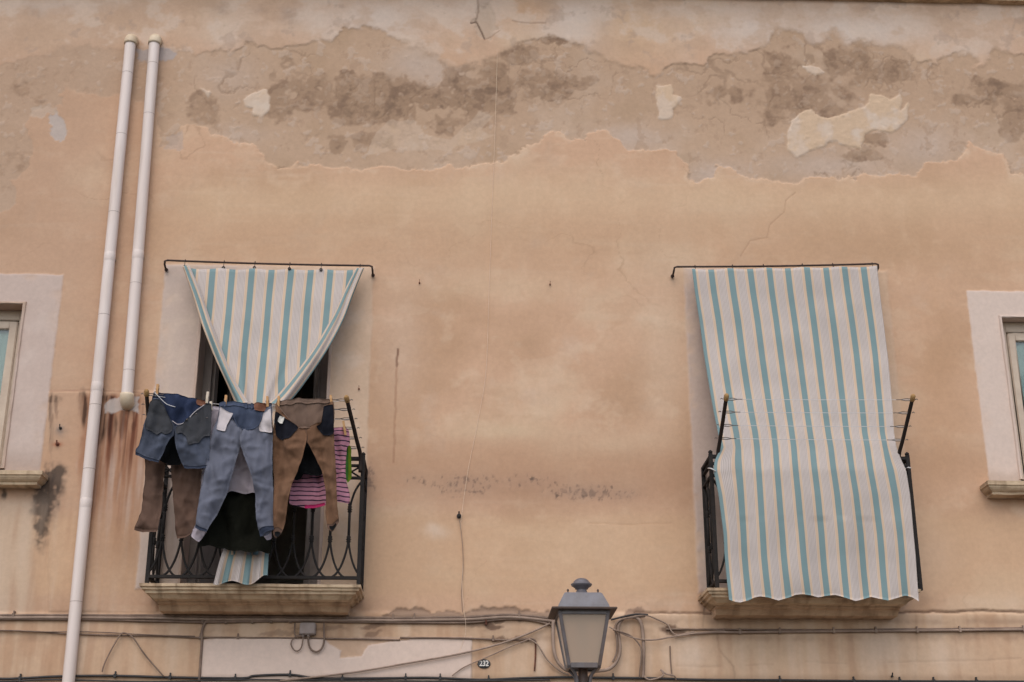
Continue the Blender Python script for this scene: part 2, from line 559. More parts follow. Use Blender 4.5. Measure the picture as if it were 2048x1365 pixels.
# ------------------------------------------------------------------ the ground
g = MB(); g.quad((-900, -900, -0.12), (900, -900, -0.12), (900, 900, -0.12), (-900, 900, -0.12))
o = build('street_ground', g, mat('grey_asphalt', (0.11, 0.10, 0.09), (0.08, 0.075, 0.07), rough=0.95, nscale=2, bump=0.3, bscale=80))
o['kind'] = 'structure'
g = MB(); g.box(-30, 30, -1.3, 0.02, -0.12, 0.0)
o = build('pavement', g, mat('pavement_stone', (0.34, 0.30, 0.25), (0.26, 0.23, 0.19), rough=0.9, nscale=3, bump=0.3, bscale=30), bevel=0.01)
o['kind'] = 'structure'

# ------------------------------------------------------------------ the building
house = thing('plastered_building', (0, 0, 0), 'peach plastered building facade with peeling paint and exposed grey render band', 'building')

def paint_wall(x, z):
    """albedo and relief of the facade, worked out for every vertex of the wall sheet"""
    u, v = to_px(x, z)
    n1 = fbm(x, z, 1.1, 5, 1); n2 = fbm(x, z, 0.55, 4, 11); n3 = fbm(x, z, 5.0, 4, 21, 0.6); n4 = fbm(x, z, 14.0, 3, 31, 0.6)
    streak = fbm(x * 9, z * 0.8, 1.0, 4, 41)
    horiz = fbm(x * 0.9, z * 3.6, 1.0, 4, 51)
    wu = u + 14 * fbm(x, z, 6, 4, 61, 0.65) + 5 * n4
    wv = v + 14 * fbm(x, z, 6, 4, 71, 0.65) + 5 * n4
    col = np.zeros(x.shape + (3,)); col[:] = S(190, 154, 126)
    h = 0.004 * n2 + 0.0005 * n3
    def over(m, c, k=1.0):
        m = np.clip(m * k, 0, 1)[..., None]
        col[:] = col * (1 - m) + np.array(c) * m
    def mul(m, c):
        col[:] = col * (1 - m[..., None] * (1 - np.array(c)))
    # limewash mottling
    over(sstep(0.0, 0.6, n1 + 0.4 * horiz), S(197, 169, 141), 0.85)
    over(sstep(0.0, 0.55, -n1 - 0.4 * n2 + 0.2 * horiz), S(174, 139, 110), 0.8)
    over(sstep(0.10, 0.6, n3 + 0.5 * horiz), S(199, 172, 146), 0.32)
    over(sstep(0.10, 0.6, fbm(x * .8, z * 2.2, 3.1, 5, 85, .62)), S(172, 140, 114), 0.38)
    over(sstep(0.12, 0.5, fbm(x * 2.2, z * 1.0, 1.6, 5, 88, .62)) * sstep(-.2, .3, n2), S(196, 170, 146), 0.28)
    over(sstep(0.15, 0.6, fbm(x, z, 2.3, 5, 81, 0.6)), S(190, 164, 142), 0.45)
    e1 = fbm(x, z * 1.6, 1.9, 5, 181, .6); e2 = fbm(x, z * 1.3, 2.4, 5, 191, .6)
    over(sstep(.22, .30, e1), S(197, 168, 141), .26); over(sstep(.24, .34, e2), S(178, 143, 115), .24); over(sstep(.30, .32, -e1 + .2 * n4), S(182, 146, 116), .25)
    trow = fbm(x * 1.2 + .3 * n2, z * 16, 1.0, 4, 201, .6)
    over(sstep(.1, .5, trow) * sstep(-.1, .4, n2 + .2), S(198, 171, 146), .30)
    hc = np.abs(fbm(x + .08 * n3, z + .08 * n1, 1.25, 3, 211, .55))
    over(sstep(.010, .003, hc) * sstep(.05, .35, n2 + .4 * n1), S(152, 120, 94), .45)
    over(sstep(420, 120, u + 80 * n1), S(172, 140, 116), 0.55)           # duller left end
    # tonal belts
    over(np.exp(-((v - 470 + 30 * n1) / 90) ** 2) * (u > 300), S(181, 147, 116), 0.5)
    over(np.exp(-((v - 395 + 20 * n1) / 45) ** 2) * sstep(300, 420, u), S(197, 167, 136), 0.55)
    over(np.exp(-((v - 925 + 26 * n1) / 52) ** 2), S(172, 136, 108), 0.65)
    over(sstep(1010, 1050, v + 25 * n1) * sstep(1210, 1170, v), S(190, 156, 124), 0.6)
    for cx, cy, rx, ry, c, k in ((1010, 575, 150, 26, (199, 171, 142), .5), (800, 690, 50, 120, (196, 168, 146), .5), (1180, 1090, 160, 60, (196, 166, 136), .4),
                                 (1010, 860, 90, 20, (196, 170, 140), .5), (1230, 880, 110, 25, (195, 166, 138), .5), (1880, 800, 60, 200, (178, 140, 108), .5),
                                 (1330, 700, 50, 180, (194, 170, 146), .4), (870, 1060, 26, 14, (205, 184, 164), .6), (1850, 1120, 60, 80, (196, 166, 140), .5)):
        over(ell(wu, wv, cx, cy, rx, ry), S(*c), k)
    over(ell(wu, wv, 1080, 975, 380, 46), S(160, 124, 99), .55); over(ell(wu, wv, 1330, 960, 120, 70), S(166, 130, 104), .4)
    # pale washed zone above the bare band
    up = sstep(170, 40, v + 20 * n1)
    over(up, S(190, 164, 142), 0.5)
    for cx, cy, rx, ry, k in ((760, 40, 90, 45, .8), (1150, 45, 70, 55, .9), (1720, 60, 150, 35, .9), (1500, 60, 70, 30, .8), (640, 40, 60, 30, .5),
                              (930, 20, 60, 30, .5), (470, 60, 60, 40, .4), (1960, 90, 60, 30, .4), (100, 10, 120, 12, .5), (1400, 20, 200, 14, .4)):
        over(ell(wu, wv, cx, cy, rx, ry), S(197, 180, 166), k)
    for cx, cy, rx, ry, k in ((440, 18, 26, 14, .5), (580, 30, 26, 20, .6), (520, 20, 18, 12, .35), (975, 40, 22, 34, .6), (1210, 45, 10, 26, .45), (70, 20, 14, 10, .4)):
        over(ell(wu, wv, cx, cy, rx, ry) * (0.6 + n3), S(130, 112, 100), k)
    over(ell(wu, wv, 1260, 60, 60, 60), S(190, 158, 126), .6); over(ell(wu, wv, 1060, 20, 45, 25), S(184, 146, 112), .6)
    tz = sstep(150, 90, v + 16 * n3)
    over(tz * sstep(.05, .28, e2 + .35 * n3), S(197, 176, 158), .55); over(tz * sstep(.05, .30, -e2 + .3 * n3), S(174, 144, 119), .45); over(tz * sstep(.18, .3, fbm(x, z, 3.4, 5, 231, .65)), S(160, 138, 122), .4)
    # the bare band where the coat has come away
    band = [(-700, 120), (-400, 150), (-200, 120), (-60, 140), (60, 118), (170, 88), (250, 96), (330, 100), (400, 108), (440, 98), (470, 104), (495, 90), (540, 94), (600, 88), (660, 82), (690, 58), (730, 52), (770, 60), (800, 86),
            (850, 94), (880, 120), (900, 136), (960, 128), (1005, 104), (1050, 82), (1110, 72), (1165, 92), (1200, 112), (1225, 128), (1290, 136), (1310, 146), (1345, 130), (1400, 128),
            (1430, 108), (1500, 106), (1530, 90), (1548, 66), (1575, 55), (1605, 66), (1618, 88), (1650, 84), (1668, 62), (1690, 88), (1735, 84), (1760, 90), (1790, 92), (1810, 96),
            (1840, 126), (1870, 126), (1905, 106), (1935, 103), (1952, 118), (1945, 134), (1968, 130), (1990, 100), (2020, 104), (2100, 115), (2300, 100), (2500, 120), (2700, 110),
            (2700, 330), (2500, 370), (2300, 330), (2100, 350), (2022, 345), (2010, 310), (1975, 302), (1940, 288), (1912, 318), (1850, 326), (1832, 346), (1770, 350), (1730, 346), (1700, 360), (1622, 352), (1600, 368), (1560, 364),
            (1500, 354), (1466, 344), (1438, 330), (1428, 356), (1402, 366), (1382, 354), (1376, 326), (1350, 298), (1335, 302), (1285, 302), (1250, 296), (1232, 276), (1216, 262), (1180, 264),
            (1166, 280), (1140, 276), (1112, 262), (1050, 298), (1035, 308), (1000, 326), (940, 330), (860, 340), (760, 336), (700, 342), (640, 332), (600, 328), (555, 342), (528, 326), (512, 300),
            (505, 290), (470, 284), (424, 264), (400, 254), (362, 252), (350, 290), (318, 296), (318, 220), (250, 190), (200, 190), (130, 178), (124, 210), (64, 222), (48, 250), (56, 275), (68, 305), (42, 340), (22, 362), (40, 380), (36, 410), (-60, 460), (-200, 420), (-400, 470), (-700, 440)]
    sb = sdf_poly(wu, wv, band)
    wid = 1.6 + 6.5 * sstep(240, 140, v + 30 * n1) * sstep(-.3, .3, fbm(x, z, 1.5, 3, 161))
    bare = sstep(-wid, wid, sb + 6 * n3 * sstep(240, 140, v))
    deep = sstep(330, 480, u)                                             # shallower loss on the left
    bcol = np.zeros_like(col); bcol[:] = S(177, 148, 123)
    def bover(m, c, k=1.0):
        m = np.clip(m * k, 0, 1)[..., None]
        bcol[:] = bcol * (1 - m) + np.array(c) * m
    bover(sstep(0.0, 0.5, fbm(x, z, 1.7, 4, 91)), S(185, 160, 138), 0.7)
    bover(sstep(0.0, 0.5, fbm(x, z, 2.6, 4, 95)), S(166, 138, 112), 0.6)
    for cx, cy, rx, ry, k in ((1430, 350, 60, 26, .7), (1260, 275, 70, 26, .7), (1660, 330, 120, 26, .6), (1850, 290, 70, 40, .6), (460, 150, 60, 40, .5), (830, 130, 60, 34, .7),
                              (880, 150, 50, 24, .6), (480, 270, 60, 20, .4)):
        bover(ell(wu, wv, cx, cy, rx, ry), S(182, 162, 147), k)
    bover(sstep(420, 250, u), S(166, 139, 117), .6)
    for cx, cy, rx, ry, k in ((1620, 180, 230, 80, .6), (1120, 150, 130, 60, .45), (1450, 170, 110, 60, .5), (850, 200, 280, 70, .45), (560, 180, 140, 70, .35), (1990, 190, 110, 70, .5)):
        bover(ell(wu, wv, cx, cy, rx, ry) * (.7 + .8 * n3 + .5 * n1), S(160, 131, 107), k)
    damp = np.zeros_like(x)
    for cx, cy, rx, ry, k in ((410, 220, 38, 40, .5), (560, 205, 34, 40, .7), (620, 185, 50, 34, .75), (700, 200, 44, 46, .8), (790, 200, 60, 50, .9), (700, 165, 40, 24, .6), (860, 210, 60, 40, .9),
                              (925, 190, 46, 54, 1.0), (985, 175, 32, 50, .9), (1012, 190, 22, 36, .9), (890, 250, 30, 22, .8), (745, 280, 42, 20, .7), (672, 290, 16, 22, .8), (1035, 110, 40, 20, .7),
                              (1110, 78, 26, 8, .9), (1080, 170, 60, 34, .5), (1100, 190, 50, 12, .6), (1160, 165, 40, 18, .6), (1445, 190, 44, 26, .6), (1560, 130, 60, 60, .5), (1600, 200, 120, 60, .5),
                              (1700, 130, 60, 40, .6), (1780, 140, 60, 24, .55), (1640, 260, 40, 40, .4), (1720, 310, 50, 14, .55), (1990, 175, 60, 22, .7), (2030, 230, 34, 50, .7), (1740, 280, 40, 14, .5),
                              (575, 335, 34, 8, .5), (1950, 200, 60, 14, .4), (955, 245, 30, 14, .6), (60, 170, 80, 60, .3), (20, 350, 60, 60, .3)):
        damp = np.maximum(damp, k * np.exp(-((np.abs(wu - cx) / rx) ** 3 + (np.abs(wv - cy) / ry) ** 3)))
    n5 = fbm(x, z, 9.0, 3, 141, 0.7)
    chips = sstep(.22, .30, n5 + .3 * n1); scabs = sstep(.25, .33, fbm(x * 1.3, z, 7.0, 4, 151, .65) + .25 * n3)
    bover(chips, S(184, 162, 144), .42); bover(scabs, S(160, 132, 109), .45)
    dm = sstep(0.20, 0.40, damp * (0.95 + 1.2 * n3 + 0.6 * n1 + .7 * n5)) * (0.6 + 0.4 * damp)
    bover(dm, S(146, 119, 96), 0.85)
    bover(sstep(0.05, 0.5, n3 + 0.6 * n4) * dm, S(118, 94, 77), 0.7); bover(chips * dm, S(168, 142, 120), .5); bover(sstep(.1, .4, -n5 - .3 * n4) * dm, S(104, 84, 70), .4)
    bover(sstep(0.5, 0.9, damp) * sstep(0.0, 0.5, n4 + n3), S(118, 96, 80), 0.4)
    # crazed skin
    crz = np.zeros_like(x)
    for cx, cy, rx, ry in ((1130, 150, 160, 70), (1420, 150, 150, 60), (1600, 120, 160, 60), (1790, 140, 120, 50), (1500, 230, 160, 60), (1680, 340, 90, 30), (560, 130, 120, 40), (440, 180, 90, 50), (1980, 200, 80, 60), (800, 200, 160, 60)):
        crz = np.maximum(crz, ell(u, v, cx, cy, rx, ry))
    r1 = np.abs(fbm(x + .05 * n3, z + .05 * n4, 3.2, 2, 101)); r2 = np.abs(fbm(x, z, 6.0, 3, 111))
    crk = np.maximum(sstep(0.050, 0.012, r1), 0.7 * sstep(0.055, 0.015, r2) * sstep(0.0, .3, n1 + .1)) * sstep(0.35, 0.7, crz + 0.25 * n1)
    bover(crk, S(126, 102, 82), 0.40)
    # pale flakes still clinging to the band
    flakes = [[(1578, 300), (1572, 270), (1582, 240), (1600, 226), (1622, 218), (1640, 232), (1660, 236), (1690, 226), (1722, 216), (1738, 206), (1742, 190), (1765, 192), (1780, 200), (1798, 188),
               (1806, 200), (1800, 222), (1818, 205), (1814, 240), (1786, 266), (1750, 260), (1730, 268), (1722, 300), (1690, 290), (1668, 280), (1655, 284), (1648, 294), (1620, 302), (1592, 318)],
              [(1313, 172), (1345, 172), (1352, 190), (1364, 194), (1358, 212), (1348, 220), (1346, 237), (1316, 236)],
              [(486, 200), (505, 186), (535, 178), (540, 200), (536, 222), (524, 234), (508, 232), (504, 216), (488, 210)],
              [(404, 176), (424, 186), (416, 196)], [(1604, 128), (1640, 132), (1648, 146), (1630, 152), (1612, 144)],
              [(752, 262), (780, 240), (830, 240), (850, 268), (900, 280), (960, 222), (985, 232), (960, 260), (990, 270), (900, 300), (800, 300), (730, 308)]]
    fl = np.zeros_like(x); flh = np.zeros_like(x)
    for i, f in enumerate(flakes):
        s = sdf_poly(u + 5 * n3 + 5 * n4, v + 5 * n3 - 4 * n4, f)
        w = 0.35 if i == 5 else 1.0
        fl = np.maximum(fl, w * sstep(-1.5, 1.5, s))
        flh = np.maximum(flh, (0.0 if i == 5 else 1.0) * sstep(-1.2, 2.5, s))
    bover(fl, S(194, 171, 150)); bover(fl * sstep(0, .4, n3 + n1), S(188, 158, 126), .6); bover(fl * sstep(.1, .5, -n3), S(200, 182, 164), .6)
    k = (bare * (0.85 + 0.15 * deep))[..., None]
    col[:] = col * (1 - k) + bcol * k
    # lifted lip along the break
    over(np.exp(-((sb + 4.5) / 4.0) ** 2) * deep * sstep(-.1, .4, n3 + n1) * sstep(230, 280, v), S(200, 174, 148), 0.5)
    over(np.exp(-((sb - 1.5) / 1.6) ** 2) * deep * sstep(.0, .4, n1 + n3), S(134, 110, 90), 0.28)  # edge shadow inside the break, put into the colour as a dark line
    h = h + (.0015 * chips - .0015 * scabs) * bare - 0.0070 * bare * (0.3 + 0.7 * deep) + 0.006 * flh * bare - 0.002 * crk * bare + (0.0022 * n3 + .0012 * n5) * bare * (0.5 + dm)
    # isolated losses and patches
    for poly, c, dh, kk in (([(110, 222), (128, 240), (138, 262), (132, 280), (112, 284), (98, 262), (102, 240)], (174, 160, 150), -.003, .9),
                            ([(60, 214), (110, 214), (118, 226), (84, 232), (60, 228)], (180, 160, 142), -.002, .6),
                            ([(272, 100), (330, 94), (348, 104), (344, 120), (328, 126), (275, 122)], (164, 152, 146), .002, .9),
                            ([(330, 270), (366, 262), (368, 296), (330, 302)], (172, 152, 138), -.002, .6),
                            ([(944, 40), (960, 8), (985, 6), (1000, 60), (976, 82), (960, 70)], (180, 158, 138), -.006, .6),
                            ([(1372, 0), (1374, -20), (1360, -20)], (184, 166, 152), 0, .1)):
        s = sstep(-2, 2, sdf_poly(wu, wv, poly))
        over(s, S(*c), kk); h += dh * s
    # hairline and open cracks
    for pts, w, c, kk in (([(1590, 385), (1572, 402), (1566, 425), (1540, 450), (1534, 475), (1500, 482), (1494, 492), (1480, 512)], 1.0, (154, 121, 95), .42),
                          ([(942, 46), (952, 43), (962, 62), (970, 79)], 1.6, (96, 76, 62), .85), ([(970, 79), (985, 72), (1000, 62)], 1.0, (150, 122, 100), .6),
                          ([(955, 0), (958, 20), (950, 44)], 1.6, (130, 108, 92), .6), ([(1024, 42), (1048, 46), (1090, 46)], 1.0, (140, 114, 94), .55),
                          ([(1432, 1262), (1438, 1300), (1466, 1335), (1470, 1368)], 2.0, (98, 78, 64), .85),
                          ([(1404, 1180), (1410, 1215), (1404, 1260)], 1.8, (120, 98, 82), .7),
                          ([(1352, 1333), (1440, 1334)], 1.6, (132, 104, 84), .7), ([(1490, 1332), (1545, 1330)], 1.5, (132, 104, 84), .5), ([(1610, 1324), (1690, 1328)], 1.6, (132, 104, 84), .6),
                          ([(1775, 1326), (1930, 1322), (2040, 1318)], 1.6, (126, 98, 78), .7),
                          ([(1830, 1230), (1834, 1300), (1828, 1365)], 2.0, (150, 122, 100), .6), ([(1180, 1048), (1260, 1050), (1340, 1046)], .8, (168, 132, 102), .35),
                          ([(795, 700), (793, 740), (790, 830), (787, 925)], 2.4, (142, 104, 80), .45), ([(795, 698), (794, 732)], 2.4, (110, 82, 66), .7)):
        d = dist_line(u + 2.5 * n3 + 2 * n4, v + 2.5 * n3, pts)
        m = sstep(w + 1.2, w * 0.4, d)
        over(m, S(*c), kk); h -= 0.0014 * m
    # mould speckle under the damp line
    sp = np.maximum.reduce([ell(u, v, 930, 970, 70, 26) * .85, ell(u, v, 1170, 985, 80, 16) * 1.1, ell(u, v, 1060, 965, 90, 20) * .55, ell(u, v, 738, 955, 14, 34) * 1.2,
                            ell(u, v, 1240, 990, 50, 14) * .8, ell(u, v, 830, 960, 40, 20) * .5, ell(u, v, 100, 985, 22, 50) * .9])
    spk = sstep(-0.05, 0.38, fbm(x * 2.0, z * 1.3, 17, 3, 121, 0.7) + 0.5 * n4 * .5 + 0.45 * (sp - 0.75)) * sstep(0.15, 0.5, sp)
    over(spk, S(84, 72, 66), 0.62); over(spk * sstep(.1, .5, n4), S(60, 52, 48), 0.6); over(sp, S(150, 122, 104), 0.4)
    # black algae below the end of the left sill, pale runs beside it
    alg = np.maximum.reduce([ell(wu, wv, 106, 965, 24, 34) * 1.1, ell(wu, wv, 90, 1010, 30, 40), ell(wu, wv, 80, 1065, 18, 40) * .85, ell(wu, wv, 5, 985, 8, 18)])
    over(sstep(.08, .7, alg * (1.0 + 1.0 * n3 + 1.1 * n4 + .6 * streak)), S(62, 54, 49), 0.85)
    over(sstep(990, 1010, v) * sstep(75, 55, u + 10 * n3), S(186, 164, 142), 0.6)
    low = sstep(985, 1030, v) * sstep(300, 230, u)
    over(low * sstep(-.1, .5, streak), S(192, 168, 146), 0.5)
    over(low * sstep(.05, .5, -streak), S(164, 128, 102), 0.5)
    # rusty water runs behind the pipe
    rz = sstep(785, 800, v) * sstep(1330, 830, v) * sstep(152, 170, u + 12 * n3) * sstep(305, 275, u)
    s2 = fbm(x * 16, z * 1.1, 1.0, 4, 131)
    over(rz, S(158, 116, 90), 0.8)
    over(rz * sstep(-.1, .35, s2) * sstep(1180, 850, v), S(116, 66, 46), 0.88)
    over(rz * sstep(.02, .35, fbm(x * 34, z * 1.3, 1.0, 4, 135)) * sstep(1080, 850, v), S(96, 60, 46), 0.8)
    over(rz * sstep(.1, .4, fbm(x * 48, z * 1.1, 1.0, 3, 137)), S(180, 150, 130), 0.4)
    over(rz * sstep(.05, .4, -s2) * sstep(880, 950, v), S(184, 160, 144), 0.75)
    for cx, cy, rx, ry, kk in ((166, 815, 9, 34, .9), (205, 830, 10, 50, 1), (225, 850, 9, 36, .75), (245, 850, 8, 30, .6), (196, 870, 9, 24, .6), (205, 798, 24, 6, .8), (270, 855, 6, 10, .35), (108, 800, 16, 8, .6), (114, 815, 4, 20, .9), (104, 850, 4, 60, .6)):
        over(sstep(.15, .6, ell(u + 5 * n3 + 5 * s2, v + 8 * n3, cx, cy, rx, ry) * (1.1 + .8 * s2)) * (.35 + .65 * sstep(-.25, .25, fbm(x * 40, z * 2.2, 1.0, 3, 241))), S(46, 33, 29), kk * .92)
    over(sstep(-1.5, 1.5, sdf_poly(wu, wv, [(212, 812), (236, 792), (280, 792), (278, 824), (258, 818), (230, 830), (214, 826)])), S(176, 164, 156), 0.85)
    over(ell(u, v, 116, 890, 9, 4), S(150, 84, 56), .9); over(ell(wu, wv, 124, 860, 12, 10) * (.6 + n4), S(120, 110, 104), .8)
    d = dist_line(u, v + 2 * n3, [(95, 783), (180, 781), (296, 787)]); m = sstep(3.2, 1.0, d)
    over(m, S(150, 118, 96), .7); h += 0.010 * sstep(781, 787, v + 2 * n3) * sstep(96, 99, u) * sstep(1228, 1222, v) * sstep(318, 312, u)
    # painted bands round the openings, worn at the edges
    def band_mask(x0, x1, z0, z1, soft, wear):
        d = np.minimum.reduce([x - x0, x1 - x, z - z0, z1 - z]) + .010 * n3 + .008 * n4 * .6
        m = sstep(-soft, soft, d)
        return m * (1 - wear * sstep(.0, .45, n3 + .5 * n1) * sstep(.12, .0, d))
    mL = band_mask(LDS_X0, LDS_X1, LD_ZB - .02, LDS_ZT, .010, .5)
    lf = sstep((LD_X0 + LD_X1) / 2 + .1, (LD_X0 + LD_X1) / 2 - .1, x)
    over(mL * lf, S(184, 165, 152), .92); over(mL * (1 - lf), S(192, 166, 142), .80)
    over(mL * sstep(.0, .5, n1 + n3), S(196, 176, 158), .45); over(mL * sstep(.1, .5, streak) * sstep(900, 1150, v), S(162, 136, 118), .5)
    mR = band_mask(RDS_X0, RDS_X1, RD_ZB - .02, RDS_ZT, .012, .6)
    lf = sstep((RD_X0 + RD_X1) / 2 + .1, (RD_X0 + RD_X1) / 2 - .1, x)
    over(mR * lf, S(180, 160, 148), .88); over(mR * (1 - lf), S(192, 164, 138), .6)
    over(mR * sstep(.0, .5, n1 + n3), S(194, 172, 154), .4)
    mW = band_mask(LWS_X0, LWS_X1, LW_ZB - .02, LWS_ZT, .007, .4)
    over(mW, S(184, 164, 152), .95); over(mW * sstep(.0, .5, n1 + .5 * n3), S(190, 172, 160), .5)
    over(mW * sstep(880, 935, v + 18 * n3) * .8, S(138, 120, 108), .6)
    mX = band_mask(RWS_X0, RWS_X1, RW_ZB - .02, RWS_ZT, .006, .2)
    over(mX, S(198, 178, 164), .97); over(mX * sstep(.0, .5, n1 + .5 * n3), S(192, 170, 155), .5)
    over(mX * sstep(938, 955, v + 10 * n3), S(160, 140, 124), .5)
    h = h + .006 * np.maximum.reduce([mL, mR, mW, mX])
    # string course level: broken render edge, run-off below
    lowz = sstep(1222, 1232, v + 4 * n3)
    over(lowz, S(186, 156, 128), 0.7)
    over(lowz * sstep(.0, .5, streak), S(198, 172, 148), 0.55)
    over(lowz * sstep(.0, .5, -streak + .3 * n3), S(166, 130, 102), 0.6)
    over(lowz * sstep(330, 200, u) * sstep(-.1, .4, s2), S(164, 128, 102), 0.5)
    for cx, cy, rx, ry, kk in ((1380, 1310, 40, 30, .6), (1760, 1290, 40, 50, .5), (1080, 1310, 14, 40, .6), (1890, 1310, 60, 40, .3)):
        over(ell(wu, wv, cx, cy, rx, ry), S(200, 178, 158), kk)
    h += 0.012 * lowz
    for pts in ([(1270, 1226), (1420, 1228), (1600, 1226), (1800, 1226), (1960, 1222), (2060, 1225)],):
        d = dist_line(u, v + 3 * n3 + 2 * n4, pts); m = sstep(3.6, 1.0, d)
        over(m, S(112, 88, 70), .8); h -= 0.010 * m
    gr = sstep(-2, 2, sdf_poly(wu, wv, [(768, 1232), (790, 1220), (830, 1216), (850, 1224), (900, 1226), (930, 1226), (960, 1216), (1000, 1210), (1020, 1218), (1100, 1224), (1110, 1240), (768, 1240)]))
    over(gr, S(138, 114, 96), .9); h -= 0.008 * gr
    gr = sstep(-2, 2, sdf_poly(wu, wv, [(1240, 1236), (1250, 1218), (1280, 1216), (1296, 1228), (1290, 1238)]))
    over(gr, S(140, 114, 96), .9)
    for cx, cy, rx, ry, kk in ((960, 1250, 40, 8, .6), (985, 1250, 22, 8, .9), (740, 1252, 30, 6, .7), (640, 1258, 60, 6, .4), (1345, 1262, 26, 8, .9), (745, 1268, 18, 5, .6), (1010, 1280, 60, 6, .8), (560, 1268, 60, 5, .4)):
        over(sstep(.25, .7, ell(wu, wv, cx, cy, rx, ry) * (1 + n3)), S(104, 82, 68), kk)
    # pale panel over the shop front with its broken corner
    s = sdf_poly(u + 1.5 * n3, v + 1.5 * n3 + n4, [(404, 1282), (420, 1278), (690, 1277), (780, 1276), (944, 1276), (938, 1900), (380, 1900)])
    pan = sstep(-1.5, 1.5, s)
    br = sstep(-1.2, 1.2, sdf_poly(u + 2 * n4, v + 2 * n4, [(640, 1270), (660, 1290), (682, 1302), (680, 1318), (724, 1313), (736, 1292), (780, 1284), (820, 1280), (820, 1270)]))
    over(pan, S(202, 180, 165), 0.95); over(pan * br, S(184, 152, 126), .95)
    over(pan * sstep(.1, .6, n1 + n3) * .5, S(194, 170, 152), .6)
    h += 0.008 * pan * (1 - br)
    over(sstep(2.5, .5, np.abs(s)) * sstep(-.2, .2, n3), S(130, 106, 88), .35)
    over(sstep(1346, 1358, v + 4 * n3) * .6, S(128, 104, 84), .6)
    # grime along the cable runs
    for y0, kk in ((1244, .45), (1276, .35), (1262, .30)):
        over(np.exp(-((v - y0 - 3 * n3) / 7) ** 2) * sstep(-.2, .4, n3 + n1), S(126, 100, 82), kk)
    # run-off from balcony ends
    for cx, cy, rx, ry, kk in ((300, 1200, 14, 36, .7), (725, 1215, 12, 22, .5), (1405, 1180, 10, 40, .5), (1845, 1200, 10, 20, .4), (1985, 975, 10, 14, .5)):
        over(ell(wu, wv, cx, cy, rx, ry) * (.7 + .7 * n3), S(140, 108, 86), kk)
    col *= (1 + 0.02 * n4 + 0.05 * n3)[..., None]
    return np.clip(col, 0.01, 0.9), h

def wall_sheet(name, xs, zs, holes, parent, y=0.0):
    X, Z = np.meshgrid(xs, zs)
    nx, nz = len(xs), len(zs)
    col, h = paint_wall(X.ravel(), Z.ravel())
    co = np.stack([X.ravel(), y - h, Z.ravel()], 1)
    idx = np.arange(nx * nz).reshape(nz, nx)
    cx, cz = (xs[:-1] + xs[1:]) / 2, (zs[:-1] + zs[1:]) / 2
    keep = np.ones((nz - 1, nx - 1), bool)
    for x0, x1, z0, z1 in holes:
        keep &= ~(((cx > x0) & (cx < x1))[None, :] & ((cz > z0) & (cz < z1))[:, None])
    q = np.stack([idx[:-1, :-1], idx[:-1, 1:], idx[1:, 1:], idx[1:, :-1]], -1)[keep]
    me = bpy.data.meshes.new(name)
    me.vertices.add(len(co)); me.vertices.foreach_set('co', co.astype(np.float32).ravel())
    me.loops.add(q.size); me.loops.foreach_set('vertex_index', q.astype(np.int32).ravel())
    me.polygons.add(len(q)); me.polygons.foreach_set('loop_start', np.arange(0, q.size, 4, dtype=np.int32))
    me.polygons.foreach_set('use_smooth', np.ones(len(q), bool))
    at = me.attributes.new('plaster', 'FLOAT_COLOR', 'POINT')
    at.data.foreach_set('color', np.concatenate([col, np.ones((len(col), 1))], 1).astype(np.float32).ravel())
    me.update(calc_edges=True); me.validate()
    me.materials.append(M_WALL)
    o = bpy.data.objects.new(name, me); COL.objects.link(o); o.parent = parent
    return o

WX0, WX1, WZ0, WZ1 = -4.55, 4.75, 2.45, 7.85
RES = 0.0075
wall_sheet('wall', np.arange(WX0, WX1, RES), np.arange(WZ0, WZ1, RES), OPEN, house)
xe, ze = WX0 + RES * (len(np.arange(WX0, WX1, RES)) - 1), WZ0 + RES * (len(np.arange(WZ0, WZ1, RES)) - 1)
lb = wall_sheet('lower_wall', np.linspace(-12, 12, 360), np.linspace(-0.1, WZ0, 60), [], house, y=0.004)
wall_sheet('end_wall', np.linspace(-12, WX0, 120), np.linspace(WZ0, ze, 90), [], house, y=0.004)
wall_sheet('end_wall', np.linspace(xe, 12, 120), np.linspace(WZ0, ze, 90), [], house, y=0.004)

# eaves moulding just above the picture
def cornice():
    b0, b1 = P(900, -8).z, P(2040, 4).z
    zc = (b0 + b1) / 2
    prof = [(0.0, zc), (0.05, zc + .005), (0.06, zc + .07), (0.14, zc + .09), (0.20, zc + .17), (0.30, zc + .19), (0.30, zc + .30), (0.0, zc + .34)]
    m = MB()
    n = 240
    xs = np.linspace(-12, 12, n)
    rings = []
    for x in xs:
        w = 0.012 * noise.noise(Vector((x * 3, 0, 0))) + 0.006 * noise.noise(Vector((x * 14, 3, 0)))
        rings.append([Vector((x, -o_, z_ + w)) for o_, z_ in prof])
    m.loft(rings)
    build('cornice', m, M_LICHEN, house)
    m = MB(); m.box(-12, 12, 0.06, 0.5, ze - 0.05, zc + 0.34)
    build('eaves_block', m, M_LICHEN, house)
cornice()

